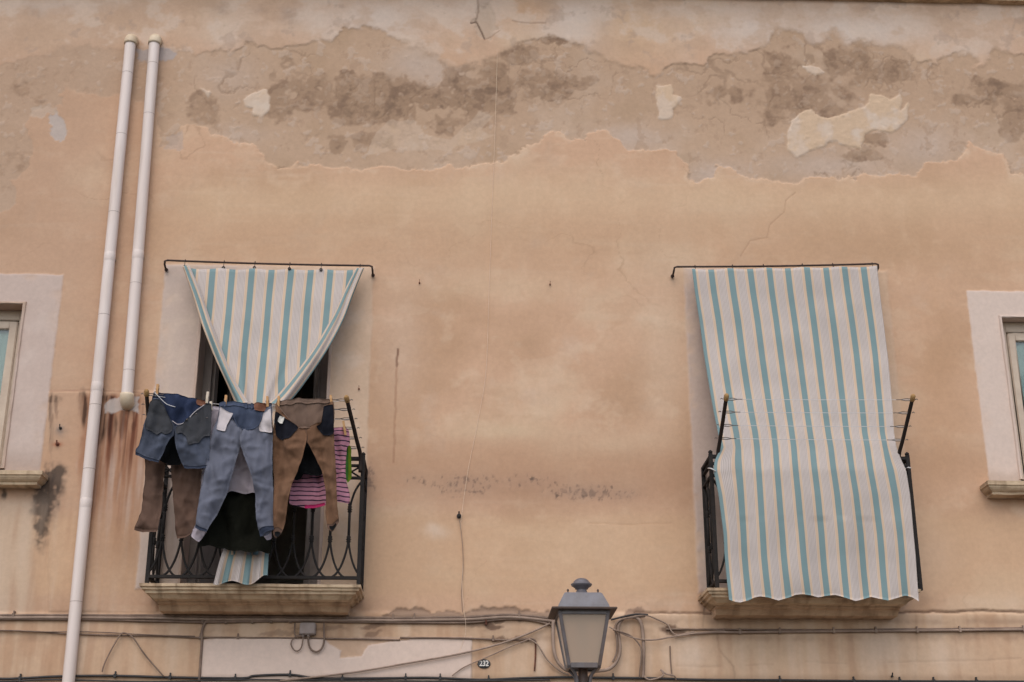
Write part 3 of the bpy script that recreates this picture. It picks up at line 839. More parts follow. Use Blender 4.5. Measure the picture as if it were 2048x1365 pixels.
def surround(name, ix0, ix1, iz0, izt, depth, material, w=.016):
    """narrow worn arris and the reveal behind it; the painted band around is on the plaster itself"""
    m = MB()
    n = 60
    def path(dx, dz, y, wob):
        pts = []
        cs = [(ix0 - dx, iz0), (ix0 - dx, izt + dz), (ix1 + dx, izt + dz), (ix1 + dx, iz0)]
        for k in range(3):
            for q in range(n + (k == 2)):
                t_ = q / n
                x, z = cs[k][0] + (cs[k + 1][0] - cs[k][0]) * t_, cs[k][1] + (cs[k + 1][1] - cs[k][1]) * t_
                o_ = Vector((x * 9, z * 9, wob))
                pts.append(Vector((x + .003 * noise.noise(o_), y + .002 * noise.noise(o_ * 2), z + .003 * noise.noise(o_ + Vector((7, 3, 0))))))
        return pts
    lines = [path(w + .012, w + .012, .012, 1), path(w, w, -.017, 2), path(.004, .004, -.020, 3), path(0, 0, -.014, 4), path(0, 0, .05, 5), path(0, 0, depth, 6)]
    for p, q in zip(lines[:-1], lines[1:]):
        for k in range(len(p) - 1):
            m.quad(p[k], p[k + 1], q[k + 1], q[k])
    m.quad((ix0, depth, iz0), (ix1, depth, iz0), (ix1, -.015, iz0), (ix0, -.015, iz0))
    return build(name, m, material, house)
surround('door_surround', LD_X0, LD_X1, LD_ZB, LD_ZT, .24, M_SURR)
surround('door_surround', RD_X0, RD_X1, RD_ZB, RD_ZT, .24, M_SURR)
surround('window_surround', LW_X0, LW_X1, LW_ZB, LW_ZT, .16, M_SURR)
surround('window_surround', RW_X0, RW_X1, RW_ZB, RW_ZT, .13, M_SURR2)

def room(x0, x1, z0, z1, y0, depth=2.6):
    m = MB()
    a, b, c, d, y1 = x0 - .5, x1 + .5, z0 - .02, z1 + .3, y0 + depth
    m.quad((a, y1, c), (b, y1, c), (b, y1, d), (a, y1, d))
    m.quad((a, y0, c), (a, y1, c), (a, y1, d), (a, y0, d))
    m.quad((b, y0, c), (b, y0, d), (b, y1, d), (b, y1, c))
    m.quad((a, y0, c), (b, y0, c), (b, y1, c), (a, y1, c))
    m.quad((a, y0, d), (a, y1, d), (b, y1, d), (b, y0, d))
    for (p, q) in ((a, x0), (x1, b)):
        m.quad((p, y0, c), (p, y0, d), (q, y0, d), (q, y0, c))
    m.quad((x0, y0, z1), (x1, y0, z1), (x1, y0, d), (x0, y0, d))
    build('room_shell', m, M_ROOM, house)
room(LD_X0, LD_X1, LD_ZB, LD_ZT, .245)
room(RD_X0, RD_X1, RD_ZB, RD_ZT, .245)
room(LW_X0, LW_X1, LW_ZB, LW_ZT, .165)
room(RW_X0, RW_X1, RW_ZB, RW_ZT, .135)

def french_door(x0, x1, z0, zt, y):
    m = MB(); w = .055
    m.box(x0, x0 + w, y, y + .06, z0, zt); m.box(x1 - w, x1, y, y + .06, z0, zt); m.box(x0 + w, x1 - w, y, y + .06, zt - w, zt)
    fr = build('door_frame', m, M_FRAMEG, house, bevel=.004)
    for s, xh in ((1, x0 + w), (-1, x1 - w)):                       # both leaves stand open into the room
        lw = (x1 - x0 - 2 * w) / 2
        ang = math.radians(78)
        ex, ey = s * math.cos(ang), math.sin(ang)
        def q(t0, t1, zz0, zz1, th):
            nx, ny = -ey * th / 2 * s, ex * th / 2 * s
            r = []
            for zz in (zz0, zz1):
                r.append([Vector((xh + ex * t * lw + sg * nx, y + .05 + ey * t * lw + sg * ny, zz)) for t, sg in ((t0, -1), (t1, -1), (t1, 1), (t0, 1))])
            m2.loft(r)
        m2 = MB()
        q(0, .16, z0 + .01, zt - w, .04); q(.84, 1, z0 + .01, zt - w, .04); q(.16, .84, z0 + .01, z0 + .45, .038); q(.16, .84, zt - w - .1, zt - w, .038); q(.16, .84, z0 + 1.1, z0 + 1.16, .038)
        leaf = build('door_leaf', m2, M_FRAMEG, fr)
        m2 = MB(); q(.16, .84, z0 + .45, z0 + 1.1, .008); q(.16, .84, z0 + 1.16, zt - w - .1, .008)
        build('door_pane', m2, M_GLASS, fr)
french_door(LD_X0, LD_X1, LD_ZB, LD_ZT, .18)
french_door(RD_X0, RD_X1, RD_ZB, RD_ZT, .18)

def window(x0, x1, z0, zt, y, side, head):
    m = MB(); w = .05
    m.box(x0, x0 + w, y, y + .05, z0, zt); m.box(x1 - w, x1, y, y + .05, z0, zt); m.box(x0 + w, x1 - w, y, y + .05, zt - head, zt); m.box(x0 + w, x1 - w, y, y + .05, z0, z0 + w)
    win = build('window', m, M_FRAMEW, house, bevel=.004)
    xm = (x0 + x1) / 2
    for a, b in ((x0 + w, xm), (xm, x1 - w)):
        m = MB(); c = .055; z2, z3 = z0 + w + .002, zt - head - .012
        m.box(a + .003, a + c, y - .012, y + .03, z2, z3); m.box(b - c, b - .003, y - .012, y + .03, z2, z3)
        m.box(a + c, b - c, y - .012, y + .03, z3 - c, z3); m.box(a + c, b - c, y - .012, y + .03, z2, z2 + c)
        build('sash', m, M_FRAMEW, win, bevel=.006)
        m = MB(); m.box(a + c - .004, b - c + .004, y + .004, y + .010, z2 + c, z3 - c)
        build('pane', m, M_GLASS, win)
    m = MB(); m.quad((x0 + w, y + .2, z0), (x1 - w, y + .2, z0), (x1 - w, y + .2, zt - .02), (x0 + w, y + .2, zt - .02))
    n = 40
    m = MB()
    rings = []
    for k in range(n + 1):
        x = x0 + .02 + (x1 - x0 - .04) * k / n
        yy = y + .032 + .006 * math.sin(k * 1.7)
        rings.append([(x, yy, z0 + .01), (x, yy, zt - .03), (x, yy + .004, zt - .03), (x, yy + .004, z0 + .01)])
    m.loft(rings)
    build('blind', m, M_BLIND, win, smooth=True)
window(LW_X0, LW_X1, LW_ZB, LW_ZT, .11, 1, .07)
window(RW_X0, RW_X1, RW_ZB, RW_ZT, .075, -1, .075)

def moulding(name, levels, x0, x1, material, parent, wob=.0025):
    """levels: (z, out, side inset) from the top; a slab with moulded front and returned ends"""
    m = MB()
    rings = []
    nseg = 40
    for z, o_, ins in levels:
        a, b = x0 + ins, x1 - ins
        r = [(a, .02, z), (a, -o_, z)] + [(a + (b - a) * k / nseg, -o_, z) for k in range(1, nseg)] + [(b, -o_, z), (b, .02, z)]
        rings.append([Vector(p) + Vector((wob * noise.noise(Vector(p) * 9), wob * noise.noise(Vector(p) * 13 + Vector((3, 0, 0))), wob * noise.noise(Vector(p) * 11 + Vector((0, 7, 0))))) for p in r])
    rings.reverse()
    m.loft(rings)
    return build(name, m, material, parent)

def sill(x0, x1, zt, parent):
    lv = [(zt + .003, .03, .03), (zt, .150, 0), (zt - .026, .148, .001), (zt - .028, .140, .008), (zt - .040, .136, .012), (zt - .052, .126, .020), (zt - .062, .112, .032), (zt - .064, .104, .038), (zt - .080, .100, .040), (zt - .082, .05, .06)]
    return moulding('window_sill', lv, x0, x1, M_STONE, parent)
sill(LWS_X0 - .05, P(86, 940, .14).x, P(40, 941, .15).z, house)
sill(P(1974, 962, .14).x, RWS_X1 + .05, P(2030, 962, .15).z, house)

# ------------------------------------------------------------------ balconies
ROUT, SO = 0.31, 0.36
def balcony(label, pxl, pxr, ybot, ytop, slab_l, slab_r, slab_y):
    x0, x1 = P(pxl, ybot, ROUT).x, P(pxr, ybot, ROUT).x
    zs = P((pxl + pxr) / 2, slab_y, SO).z
    z0 = zs + .004
    zt = P((pxl + pxr) / 2, ytop, ROUT).z
    sx0, sx1 = P(slab_l, slab_y, SO).x, P(slab_r, slab_y, SO).x
    t = thing('balcony', ((x0 + x1) / 2, 0, zs), label, 'balcony', 'balconies with wrought iron railings')
    lv = [(zs, SO, 0), (zs - .017, SO - .002, .002), (zs - .019, SO - .014, .012), (zs - .034, SO - .016, .014), (zs - .037, SO - .032, .030), (zs - .053, SO - .036, .034), (zs - .056, SO - .055, .05), (zs - .078, SO - .085, .072), (zs - .080, SO - .12, .078)]
    sl = moulding('slab', lv, sx0, sx1, M_STONE, t)
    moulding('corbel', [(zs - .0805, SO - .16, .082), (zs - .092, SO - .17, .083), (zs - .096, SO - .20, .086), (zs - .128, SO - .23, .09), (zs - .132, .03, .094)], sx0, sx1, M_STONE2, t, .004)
    H = zt - z0
    zb = z0 + .045
    b = .011
    yf = -ROUT
    def u_bar(zz, hh):
        m = MB()
        rings = []
        for (px_, py_), (mx_, my_) in (((x0, .01), (1, 0)), ((x0, yf), (1, 1)), ((x1, yf), (-1, 1)), ((x1, .01), (-1, 0))):
            rings.append([(px_ + mx_ * k, py_ + my_ * k, zz + q) for k, q in ((-b, -hh), (b, -hh), (b, hh), (-b, hh))])
        m.loft(rings)
        return m
    rl = build('railing', u_bar(zt, .012), M_IRON, t, bevel=.003)
    for zz, hh in ((zt - .045, .008), (zt - .125, .008), (zb, .010)):
        build('rail', u_bar(zz, hh), M_IRON, rl, bevel=.002)
    def post(xx, yy, r=.012):
        m = MB()
        m.box(xx - r, xx + r, yy - r, yy + r, z0 - .004, zt + .02)
        m.lathe((xx, yy, zt + .02), [(.008, 0), (.014, .006), (.014, .014), (.006, .022), (.002, .024)], 10)
        build('post', m, M_IRON, rl, bevel=.003)
    post(x0, yf); post(x1, yf)
    for xx in (x0, x1):
        m = MB(); m.box(xx - .012, xx + .012, -.035, -.01, z0 - .004, zt + .01)
        build('wall_post', m, M_IRON, rl, bevel=.003)
    # balusters: slim bar, two collars, arms springing into pointed arches at foot and head
    nb = 11
    pitch = (x1 - x0) / (nb + .25)
    zr = zt - .125
    zk0, zk1 = zb + .24, zr - .20
    def arch(ax, cx, cy, dz, zz0, zz1, r, m, lo=-9, hi=9):
        """one arm from the bar at zz0 sweeping one pitch aside by zz1"""
        pts = []
        for k in range(11):
            s = k / 10
            off = dz * (1 - math.cos(s * math.pi / 2)) * .55 + dz * s * .45
            d = off
            if not (lo <= d <= hi):
                break
            pts.append(Vector((cx + (d if ax == 0 else 0), cy + (d if ax == 1 else 0), zz0 + (zz1 - zz0) * math.sin(s * math.pi / 2) ** .9)))
        if len(pts) > 1:
            m.tube(pts, r, 6)
    def baluster(cx, cy, ax, pitch_, lo=-9, hi=9):
        m = MB()
        m.tube([(cx, cy, zk0), (cx, cy, zk1)], .0085, 8)
        for zc in (zk0, zk1):
            m.lathe((cx, cy, zc), [(.009, -.022), (.015, -.014), (.010, -.006), (.018, 0), (.010, .006), (.015, .014), (.009, .022)], 10)
        for sgn in (-1, 1):
            arch(ax, cx, cy, sgn * pitch_, zk0, zb, .0075, m, lo, hi)
            arch(ax, cx, cy, sgn * pitch_, zk1, zr, .0075, m, lo, hi)
        build('baluster', m, M_IRON, rl, smooth=True)
    for k in range(nb):
        cx = x0 + pitch * (k + .625)
        baluster(cx, yf, 0, pitch, x0 - cx, x1 - cx)
        m = MB()
        for s in (-1, 1):
            m.tube([(cx - pitch * .46, yf, zt - .117 if s > 0 else zt - .053), (cx + pitch * .46, yf, zt - .053 if s > 0 else zt - .117)], .006, 6)
        build('lattice_cross', m, M_IRON, rl)
    for xx in (x0, x1):
        for k in range(2):
            cy = yf + ROUT * (k + .85) / 2.7
            baluster(xx, cy, 1, ROUT / 2.7, yf - cy, -.02 - cy)
    return dict(t=t, x0=x0, x1=x1, zt=zt, zs=zs, z0=z0)
BL = balcony('left balcony with black railing hung with drying laundry', 294, 717, 1165, 916, 278, 722, 1168)
BR = balcony('right balcony with black railing almost hidden by striped curtain', 1434, 1840, 1168, 916, 1414, 1842, 1177)

# ------------------------------------------------------------------ drainpipes
def drainpipe(label, top, bot, seams, ring, foot):
    r = .038; o_ = .055
    a, b = P(*top, o_), P(*bot, o_)
    x = a.x
    t = thing('drainpipe', (b.x, 0, b.z), label, 'drainpipe', 'white drainpipes on the facade')
    dx = lambda z: b.x + (a.x - b.x) * (z - b.z) / (a.z - b.z)
    zc = [b.z] + sorted(P(top[0], s, o_).z for s in seams) + [a.z]
    for z0, z1 in zip(zc[:-1], zc[1:]):
        m = MB()
        m.tube([(dx(z0 + .0015), -o_, z0 + .0015), (dx(z1 - .0015), -o_, z1 - .0015)], r, 24, cap=False)
        build('pipe_length', m, M_PVC, t, smooth=True)
    for s in seams:
        z = P(top[0], s, o_).z
        m = MB(); m.tube([(dx(z - .0018), -o_, z - .0012), (dx(z + .0012), -o_, z + .0012)], r + .0004, 24, cap=False)
        build('seam', m, M_SEAM, t)
    for s in ring:
        z = P(top[0], s, o_).z
        m = MB(); m.tube([(dx(z), -o_, z - .03), (dx(z), -o_, z - .028), (dx(z), -o_, z + .028), (dx(z), -o_, z + .03)], [r + .0002, r + .0010, r + .0010, r + .0002], 24, cap=False)
        build('coupling', m, M_PVC, t, smooth=True)
        m = MB(); m.box(dx(z) - .030, dx(z) + .030, -o_ + .025, .0, z - .010, z + .010)
        build('bracket', m, M_WIRE, t)
    # bend into the wall at the head
    R = .042
    def bend(p, s, name):
        m = MB()
        pts = [p + Vector((0, 0, -.012 * s))] + [p + Vector((0, R * (1 - math.cos(k * math.pi / 16)), s * R * math.sin(k * math.pi / 16))) for k in range(9)]
        pts.append(pts[-1] + Vector((0, .05, 0)))
        m.tube(pts, r + .007, 24)
        build(name, m, M_ELBOW, t, smooth=True)
    bend(a, 1, 'top_elbow')
    if foot:
        bend(b, -1, 'bottom_elbow')
    return t
drainpipe('long white drainpipe running down past all the cables', (261, 86), (83, 1920), [148, 271, 427, 632, 812, 940, 1205], [516, 776, 1008], False)
drainpipe('short white drainpipe ending in an elbow above rust stains', (309, 86), (254, 792), [129, 230, 569, 743], [512], True)

# ------------------------------------------------------------------ curtain rods
def rod(label, a, b, hooks):
    o_ = .10
    A, B = P(*a, o_), P(*b, o_)
    t = thing('curtain_rod', ((A.x + B.x) / 2, 0, A.z), label, 'curtain rod', 'rusty rods over the balcony doors')
    m = MB()
    pts = [(A.x, 0.01, A.z - .035), (A.x, -.05, A.z - .035), (A.x - .0, -.085, A.z - .025), (A.x + .003, -o_, A.z - .006), (A.x + .02, -o_, A.z)]
    pts += [A.lerp(B, k / 10) + Vector((0, 0, -.006 * math.sin(k / 10 * math.pi))) for k in range(1, 10)]
    pts += [(B.x - .02, -o_, B.z), (B.x - .003, -o_, B.z - .006), (B.x, -.085, B.z - .025), (B.x, -.05, B.z - .035), (B.x, .01, B.z - .035)]
    m.tube(pts, .007, 8)
    build('bar', m, M_ROD, t, smooth=True)
    for e in (A, B):
        m = MB(); m.tube([(e.x, -.016, e.z - .035), (e.x, -.022, e.z - .035)], .013, 12)
        build('wall_flange', m, M_ROD, t)
    return t, A, B, o_
RODL = rod('rusty rod above the tied-back striped curtain', (329, 521), (745, 532), 6)
RODR = rod('rusty rod above the full-length striped curtain', (1348, 534), (1757, 528), 6)

def hooks(t, R_, pxs, y0, rad=.006):
    _, A, B, o_ = R_
    for px, py in pxs:
        p = P(px, py, o_ + .012)
        zr = A.z + (B.z - A.z) * (p.x - A.x) / (B.x - A.x)
        m = MB()
        m.tube(spline([(p.x, -o_ + .010, zr - .002), (p.x, -o_, zr + .010), (p.x, -o_ - .010, zr), (p.x, -o_ - .008, zr - .02), (p.x, -o_ - .014, p.z + .006), (p.x, -o_ - .016, p.z)], 4), .0022, 5)
        build('hook', m, M_EYE, t)
        m = MB()
        ring = [Vector((p.x + .008 * math.cos(k * math.pi / 6), -o_ - .014, p.z + .008 * math.sin(k * math.pi / 6))) for k in range(13)]
        m.tube(ring, .004, 6)
        build('eyelet', m, M_EYE, t)

# ------------------------------------------------------------------ curtains
def sheet_obj(name, rows, ucoord, parent, thick=.003, material=None):
    """rows: list of rows of points; ucoord(i,j) -> stripe coordinate; given a little thickness"""
    nr, nc = len(rows), len(rows[0])
    m = MB(); uv = []
    for s in (0, 1):
        for i in range(nr):
            for j in range(nc):
                p = rows[i][j]
                a = rows[min(i + 1, nr - 1)][j] - rows[max(i - 1, 0)][j]
                b = rows[i][min(j + 1, nc - 1)] - rows[i][max(j - 1, 0)]
                nrm = a.cross(b)
                nrm = nrm.normalized() if nrm.length > 1e-9 else Vector((0, -1, 0))
                m.v.append(p + nrm * (thick / 2 if s == 0 else -thick / 2))
                uv.append((ucoord(i, j), i / nr))
    N = nr * nc
    for i in range(nr - 1):
        for j in range(nc - 1):
            a = i * nc + j
            m.f.append((a, a + 1, a + 1 + nc, a + nc))
            m.f.append((N + a, N + a + nc, N + a + 1 + nc, N + a + 1))
    for i in range(nr - 1):
        for j in (0, nc - 1):
            a = i * nc + j
            m.f.append((a, a + nc, N + a + nc, N + a))
    for j in range(nc - 1):
        for i in (0, nr - 1):
            a = i * nc + j
            m.f.append((a, N + a, N + a + 1, a + 1))
    return build(name, m, material or M_STRIPE, parent, smooth=True, uvs=uv)

def interp(keys, y):
    """keys rows (y, ...) ; smooth interpolation down the cloth"""
    for k in range(len(keys) - 1):
        if y <= keys[k + 1][0] or k == len(keys) - 2:
            a, b = keys[k], keys[k + 1]
            s = (y - a[0]) / (b[0] - a[0])
            return [a[i] + (b[i] - a[i]) * s for i in range(1, len(a))]

# right-hand curtain: from the rod, out over the rail and down past the slab
t = thing('striped_curtain', P(1640, 1205, .37), 'full-length teal striped curtain spread down over the right balcony railing', 'curtain', 'teal and cream striped door curtains')
keysR = [(538, 1384, 1754, .112), (586, 1390, 1760, .125), (643, 1399, 1768, .145), (711, 1408, 1777, .175), (771, 1418, 1783, .21), (823, 1427, 1788, .25), (866, 1436, 1791, .29), (896, 1439, 1797, .325),
         (922, 1440, 1801, .365), (940, 1441, 1804, .385), (990, 1443, 1815, .392), (1068, 1447, 1827, .392), (1110, 1449, 1831, .392), (1154, 1453, 1834, .395), (1204, 1458, 1838, .40)]
edgeR = [(538, 0, 0), (866, 0, -3), (896, 3, -4), (922, -11, 2), (940, -14, 8), (990, -6, 5), (1068, 0, 0), (1204, 0, 0)]
HEM = ((485, 1270), (525, 1284), (560, 1290), (620, 1275), (660, 1256), (700, 1246), (760, 1254), (830, 1276), (900, 1256), (950, 1236), (1000, 1230), (1060, 1240), (1110, 1254), (1170, 1242), (1230, 1236), (1300, 1256), (1370, 1280), (1420, 1268), (1480, 1250), (1540, 1264), (1600, 1276), (1660, 1258), (1720, 1240), (1770, 1254), (1815, 1282))
HEMX = [(a - 485) / 1330 for a, b in HEM]
HEMY = [840 + b / 3.5 - 3 for a, b in HEM]
rows = []
NRr, NCr = 110, 120
for i in range(NRr + 1):
    s = i / NRr
    row = []
    for j in range(NCr + 1):
        c = j / NCr
        y = 538 + (1204 - 538) * s
        l, r_, o_ = interp(keysR, y)
        el_, er_ = interp(edgeR, y)
        px = l + (r_ - l) * c + el_ * math.exp(-(c / .07) ** 2) + er_ * math.exp(-((1 - c) / .06) ** 2)
        yy = y
        if s < .12:                                             # drape between the eyelets, rod slope
            yy += (1 - s / .12) * (2.5 * abs(math.sin(c * 5 * math.pi)) - 6 * c)
        amp = .008 + .008 * s
        fold = amp * (math.sin(c * 9.7 * 2 * math.pi * .5 + 1.3 * s) * .5 + noise.noise(Vector((c * 7, s * 1.5, 2.0))) * 1.2)
        if .45 < s < .75:
            fold *= .6
        fold += .009 * max(0, 1 - s / .5) * math.cos(c * 10 * math.pi + .6 * noise.noise(Vector((c * 5, s * 3, 4))))
        sc = 0.0
        if s > .90:
            k = (s - .90) / .10
            hy = float(np.interp(c, HEMX, HEMY))
            sc = k * (hy - 1204)
            fold += k * k * .0016 * (hy - 1200)
        fold += .010 * noise.noise(Vector((c * 3.1, s * 5, 5.0))) + .0015 * noise.noise(Vector((c * 12, s * 5, 9.0)))
        if .52 < s < .66:                                       # strained wrinkles where it is tied to the rail
            fold += .006 * math.sin((s - .52) / .14 * math.pi) * (noise.noise(Vector((c * 11 + s * 40, s * 22, 1))) * math.exp(-min(c, 1 - c) / .2))
        row.append(P(px, yy + sc, o_ + fold + .012))
    rows.append(row)
sheet_obj('cloth', rows, lambda i, j: j / NCr * 9.72 + .13 + .06 * noise.noise(Vector((j / NCr * 4, i / NRr * 3, 0))), t, .003)
hooks(t, RODR, [(1391, 543), (1466, 542), (1528, 541), (1606, 539), (1667, 537), (1746, 536)], 0)
for p, q in (((1416, 937), (1431, 943)), ((1811, 938), (1822, 937))):
    m = MB(); m.tube(spline([P(*p, .29), P((p[0] + q[0]) / 2, (p[1] + q[1]) / 2 - 2, .41), P(*q, .405)], 5), .004, 6)
    build('tie_cord', m, M_LINE, t, smooth=True)

# left-hand curtain: gathered to a point over the rail, its edges rolled, tail below the laundry
t = thing('striped_curtain', P(483, 1168, .40), 'teal striped curtain gathered into a V behind the laundry', 'curtain', 'teal and cream striped door curtains')
keysL = [(536, 372, 716, .112), (600, 399, 694, .15), (660, 424, 668, .19), (720, 446, 630, .24), (770, 462, 586, .29), (803, 473, 562, .33), (860, 476, 545, .37), (915, 478, 540, .395), (1000, 468, 540, .40), (1110, 450, 538, .395)]
rows = []; us = []
NR_, NC_ = 80, 80
for i in range(NR_ + 1):
    s = i / NR_
    y = 536 + (1110 - 536) * s
    l, r_, o_ = interp(keysL, y)
    row = []; ur = []
    for j in range(NC_ + 1):
        c = j / NC_
        px = l + (r_ - l) * c
        yy = y + ((1 - s / .1) * (3 * abs(math.sin(c * 5 * math.pi)) + 3 * c) if s < .1 else 0)
        # cloth coordinate stays upright, drifting a little left as the stripes do
        drift = min(max((y - 536) / 267, 0), 1.3) * 24
        ur.append((px + drift - 368) / 39.2 + .68 + .10 * min(s * 2, 1) * noise.noise(Vector((c * 4, s * 5, 6))))
        fold = .008 * math.sin(c * 6.5 + 3 * s) + .020 * s * noise.noise(Vector((c * 6, s * 2, 8))) + .022 * min(s * 1.8, 1) * math.sin(c * 13 + 1.2 * noise.noise(Vector((c * 3, s * 4, 1)))) + .012 * min(s * 1.8, 1) * noise.noise(Vector((c * 11, s * 1.2, 3)))
        row.append(P(px, yy, o_ + fold))
    rows.append(row); us.append(ur)
sheet_obj('cloth', rows, lambda i, j: us[i][j], t, .003)
def roll(outer, inner, o0, o1, n, u0, u1, name):
    rows = []
    A, B = [spline([Vector((a, b, 0)) for a, b in q], 10) for q in (outer, inner)]
    n = len(A)
    for i in range(n):
        s = i / (n - 1)
        row = []
        for j in range(13):
            c = j / 12
            px = A[i].x + (B[i].x - A[i].x) * c; py = A[i].y + (B[i].y - A[i].y) * c
            row.append(P(px, py, o0 + (o1 - o0) * s + .012 + (.012 + .035 * s) * math.sin(c * math.pi) + .008 * math.sin(c * 9 + 4 * s)))
        rows.append(row)
    sheet_obj(name, rows, lambda i, j: u0 + (u1 - u0) * j / 12, t, .003)
roll([(365, 532), (386, 592), (404, 650), (428, 712), (450, 760), (470, 806)], [(379, 532), (404, 592), (424, 650), (446, 706), (466, 755), (497, 806)], .11, .345, 0, .86, 1.62, 'rolled_edge')
roll([(728, 536), (706, 590), (688, 638), (662, 688), (630, 738), (592, 790), (570, 812)], [(712, 537), (690, 580), (668, 628), (636, 684), (604, 730), (560, 785), (538, 806)], .11, .35, 0, .16, 1.5, 'rolled_edge')
# tail
rows = []; 
for i in range(25):
    s = i / 24
    row = []
    for j in range(61):
        c = j / 60
        l, r_ = 452 - 22 * s ** .8 - 3, 538 - 3 * s
        px = l + (r_ - l) * c
        py = 1096 + (1166 - 1096) * s * (1 - .18 * sstep(np.array(.72), np.array(1.0), np.array(c))) + s * 4 * math.sin(c * 11 + 1)
        fold = .014 * math.sin(c * 15 + .8) * (.4 + .6 * s) + .012 * math.sin(c * 33) * s
        row.append(P(px, float(py), .41 + fold))
    rows.append(row)
sheet_obj('tail', rows, lambda i, j: j / 60 * 2.6 + .62, t, .003)
hooks(t, RODL, [(369, 534), (447, 536), (509, 536), (579, 538), (642, 540), (720, 539)], 0)

# ------------------------------------------------------------------ clothes racks on the railings
def rack(label, posts, fr, line_mat, sag, bal):
    """posts: ((base px),(top px)) left and right; fr: fractions up the post where a line is tied"""
    ends = []
    (lb_, lt_), (rb_, rt_) = posts
    A0, A1 = P(*lb_, ROUT + .03), P(*lt_, RT)
    B0, B1 = P(*rb_, ROUT + .03), P(*rt_, RT)
    t = thing('clothes_rack', (A0 + B0) / 2, label, 'clothes rack', 'clothes drying racks on the railings')
    for a, b in ((A0, A1), (B0, B1)):
        m = MB()
        foot = a + Vector((0, 0, -.10)) + (a - b) * .02
        foot.y = a.y
        m.tube(spline([foot, a, a.lerp(b, .3), b], 5), .0125, 8)
        build('arm', m, M_ARM, t, smooth=True)
        m = MB()
        d = (b - a).normalized()
        m.tube([b - d * .030, b - d * .028, b + d * .006, b + d * .016], [.0135, .0155, .0155, .009], 10)
        build('end_cap', m, M_WOODCAP, t, smooth=True)
    info = []
    for f in fr:
        a, b = A0.lerp(A1, f), B0.lerp(B1, f)
        d = (b - a).normalized()
        for e, s in ((a, 1), (b, -1)):
            m = MB()
            k = e + d * s * .012
            m.tube([e - d * s * .035, e - d * s * .028 + Vector((0, 0, .006)), e - d * s * .018], .003, 5)
            m.tube([k + Vector((0, 0, .006)), k + d * s * .03 + Vector((0, 0, .007)), k + d * s * .06, k + d * s * .09], .0026, 5)
            m.tube([k - Vector((0, 0, .006)), k + d * s * .03 - Vector((0, 0, .007)), k + d * s * .06], .0026, 5)
            build('tensioner', m, M_WIRE, t)
        m = MB()
        m.tube([a.lerp(b, q / 14) - Vector((0, 0, sag(f) * math.sin(math.pi * q / 14))) for q in range(15)], .0017, 5)
        build('line', m, line_mat, t)
        info.append((a, b))
    return t, info
RT = .66
rack('clothes rack on the left balcony loaded with trousers and tops', (((302, 912), (293, 784)), ((721, 912), (693, 796))), (.96, .80, .64, .48, .31, .14), M_LINE, lambda f: .055 if f > .9 else .02, BL)
rack('empty clothes rack in front of the full-length striped curtain', (((1436, 908), (1453, 793)), ((1798, 912), (1826, 794))), (.95, .73, .50, .27), M_LINE, lambda f: .002, BR)

# ------------------------------------------------------------------ laundry
def Z(x, y):                                                   # measured on an enlargement of the laundry
    return (240 + x / 3.793, 760 + y / 3.793)

FOLDS = {}
CREASE = {}
DRAG = {'leg12': [(915, 500, 770, 430), (905, 540, 725, 525), (895, 585, 760, 660), (845, 770, 665, 800), (815, 830, 650, 855), (790, 900, 650, 960), (720, 1060, 610, 1030), (690, 640, 640, 900)],
        'leg13': [(920, 500, 1060, 430), (930, 535, 1120, 520), (945, 580, 1090, 640), (1000, 760, 1150, 800), (1020, 830, 1150, 850), (1035, 960, 1150, 920), (1050, 1080, 1150, 1040), (1120, 420, 1130, 700)],
        'leg22': [(1410, 480, 1260, 470), (1400, 530, 1220, 560), (1380, 620, 1230, 700), (1320, 780, 1180, 800), (1290, 900, 1175, 880), (1260, 1040, 1180, 1000), (1210, 500, 1190, 900)],
        'leg23': [(1425, 480, 1580, 450), (1440, 510, 1600, 540), (1480, 600, 1600, 660), (1540, 720, 1630, 760), (1560, 860, 1640, 830), (1560, 960, 1640, 980), (1600, 450, 1620, 900)],
        'leg2': [(405, 410, 290, 400), (390, 440, 240, 480), (350, 520, 200, 540)], 'leg3': [(425, 430, 560, 520), (440, 520, 600, 580), (470, 600, 640, 560)],
        'legs31': [(330, 660, 220, 720), (320, 800, 190, 840), (300, 1000, 170, 1020), (390, 680, 560, 740), (400, 850, 600, 880), (420, 1040, 570, 1000)]}
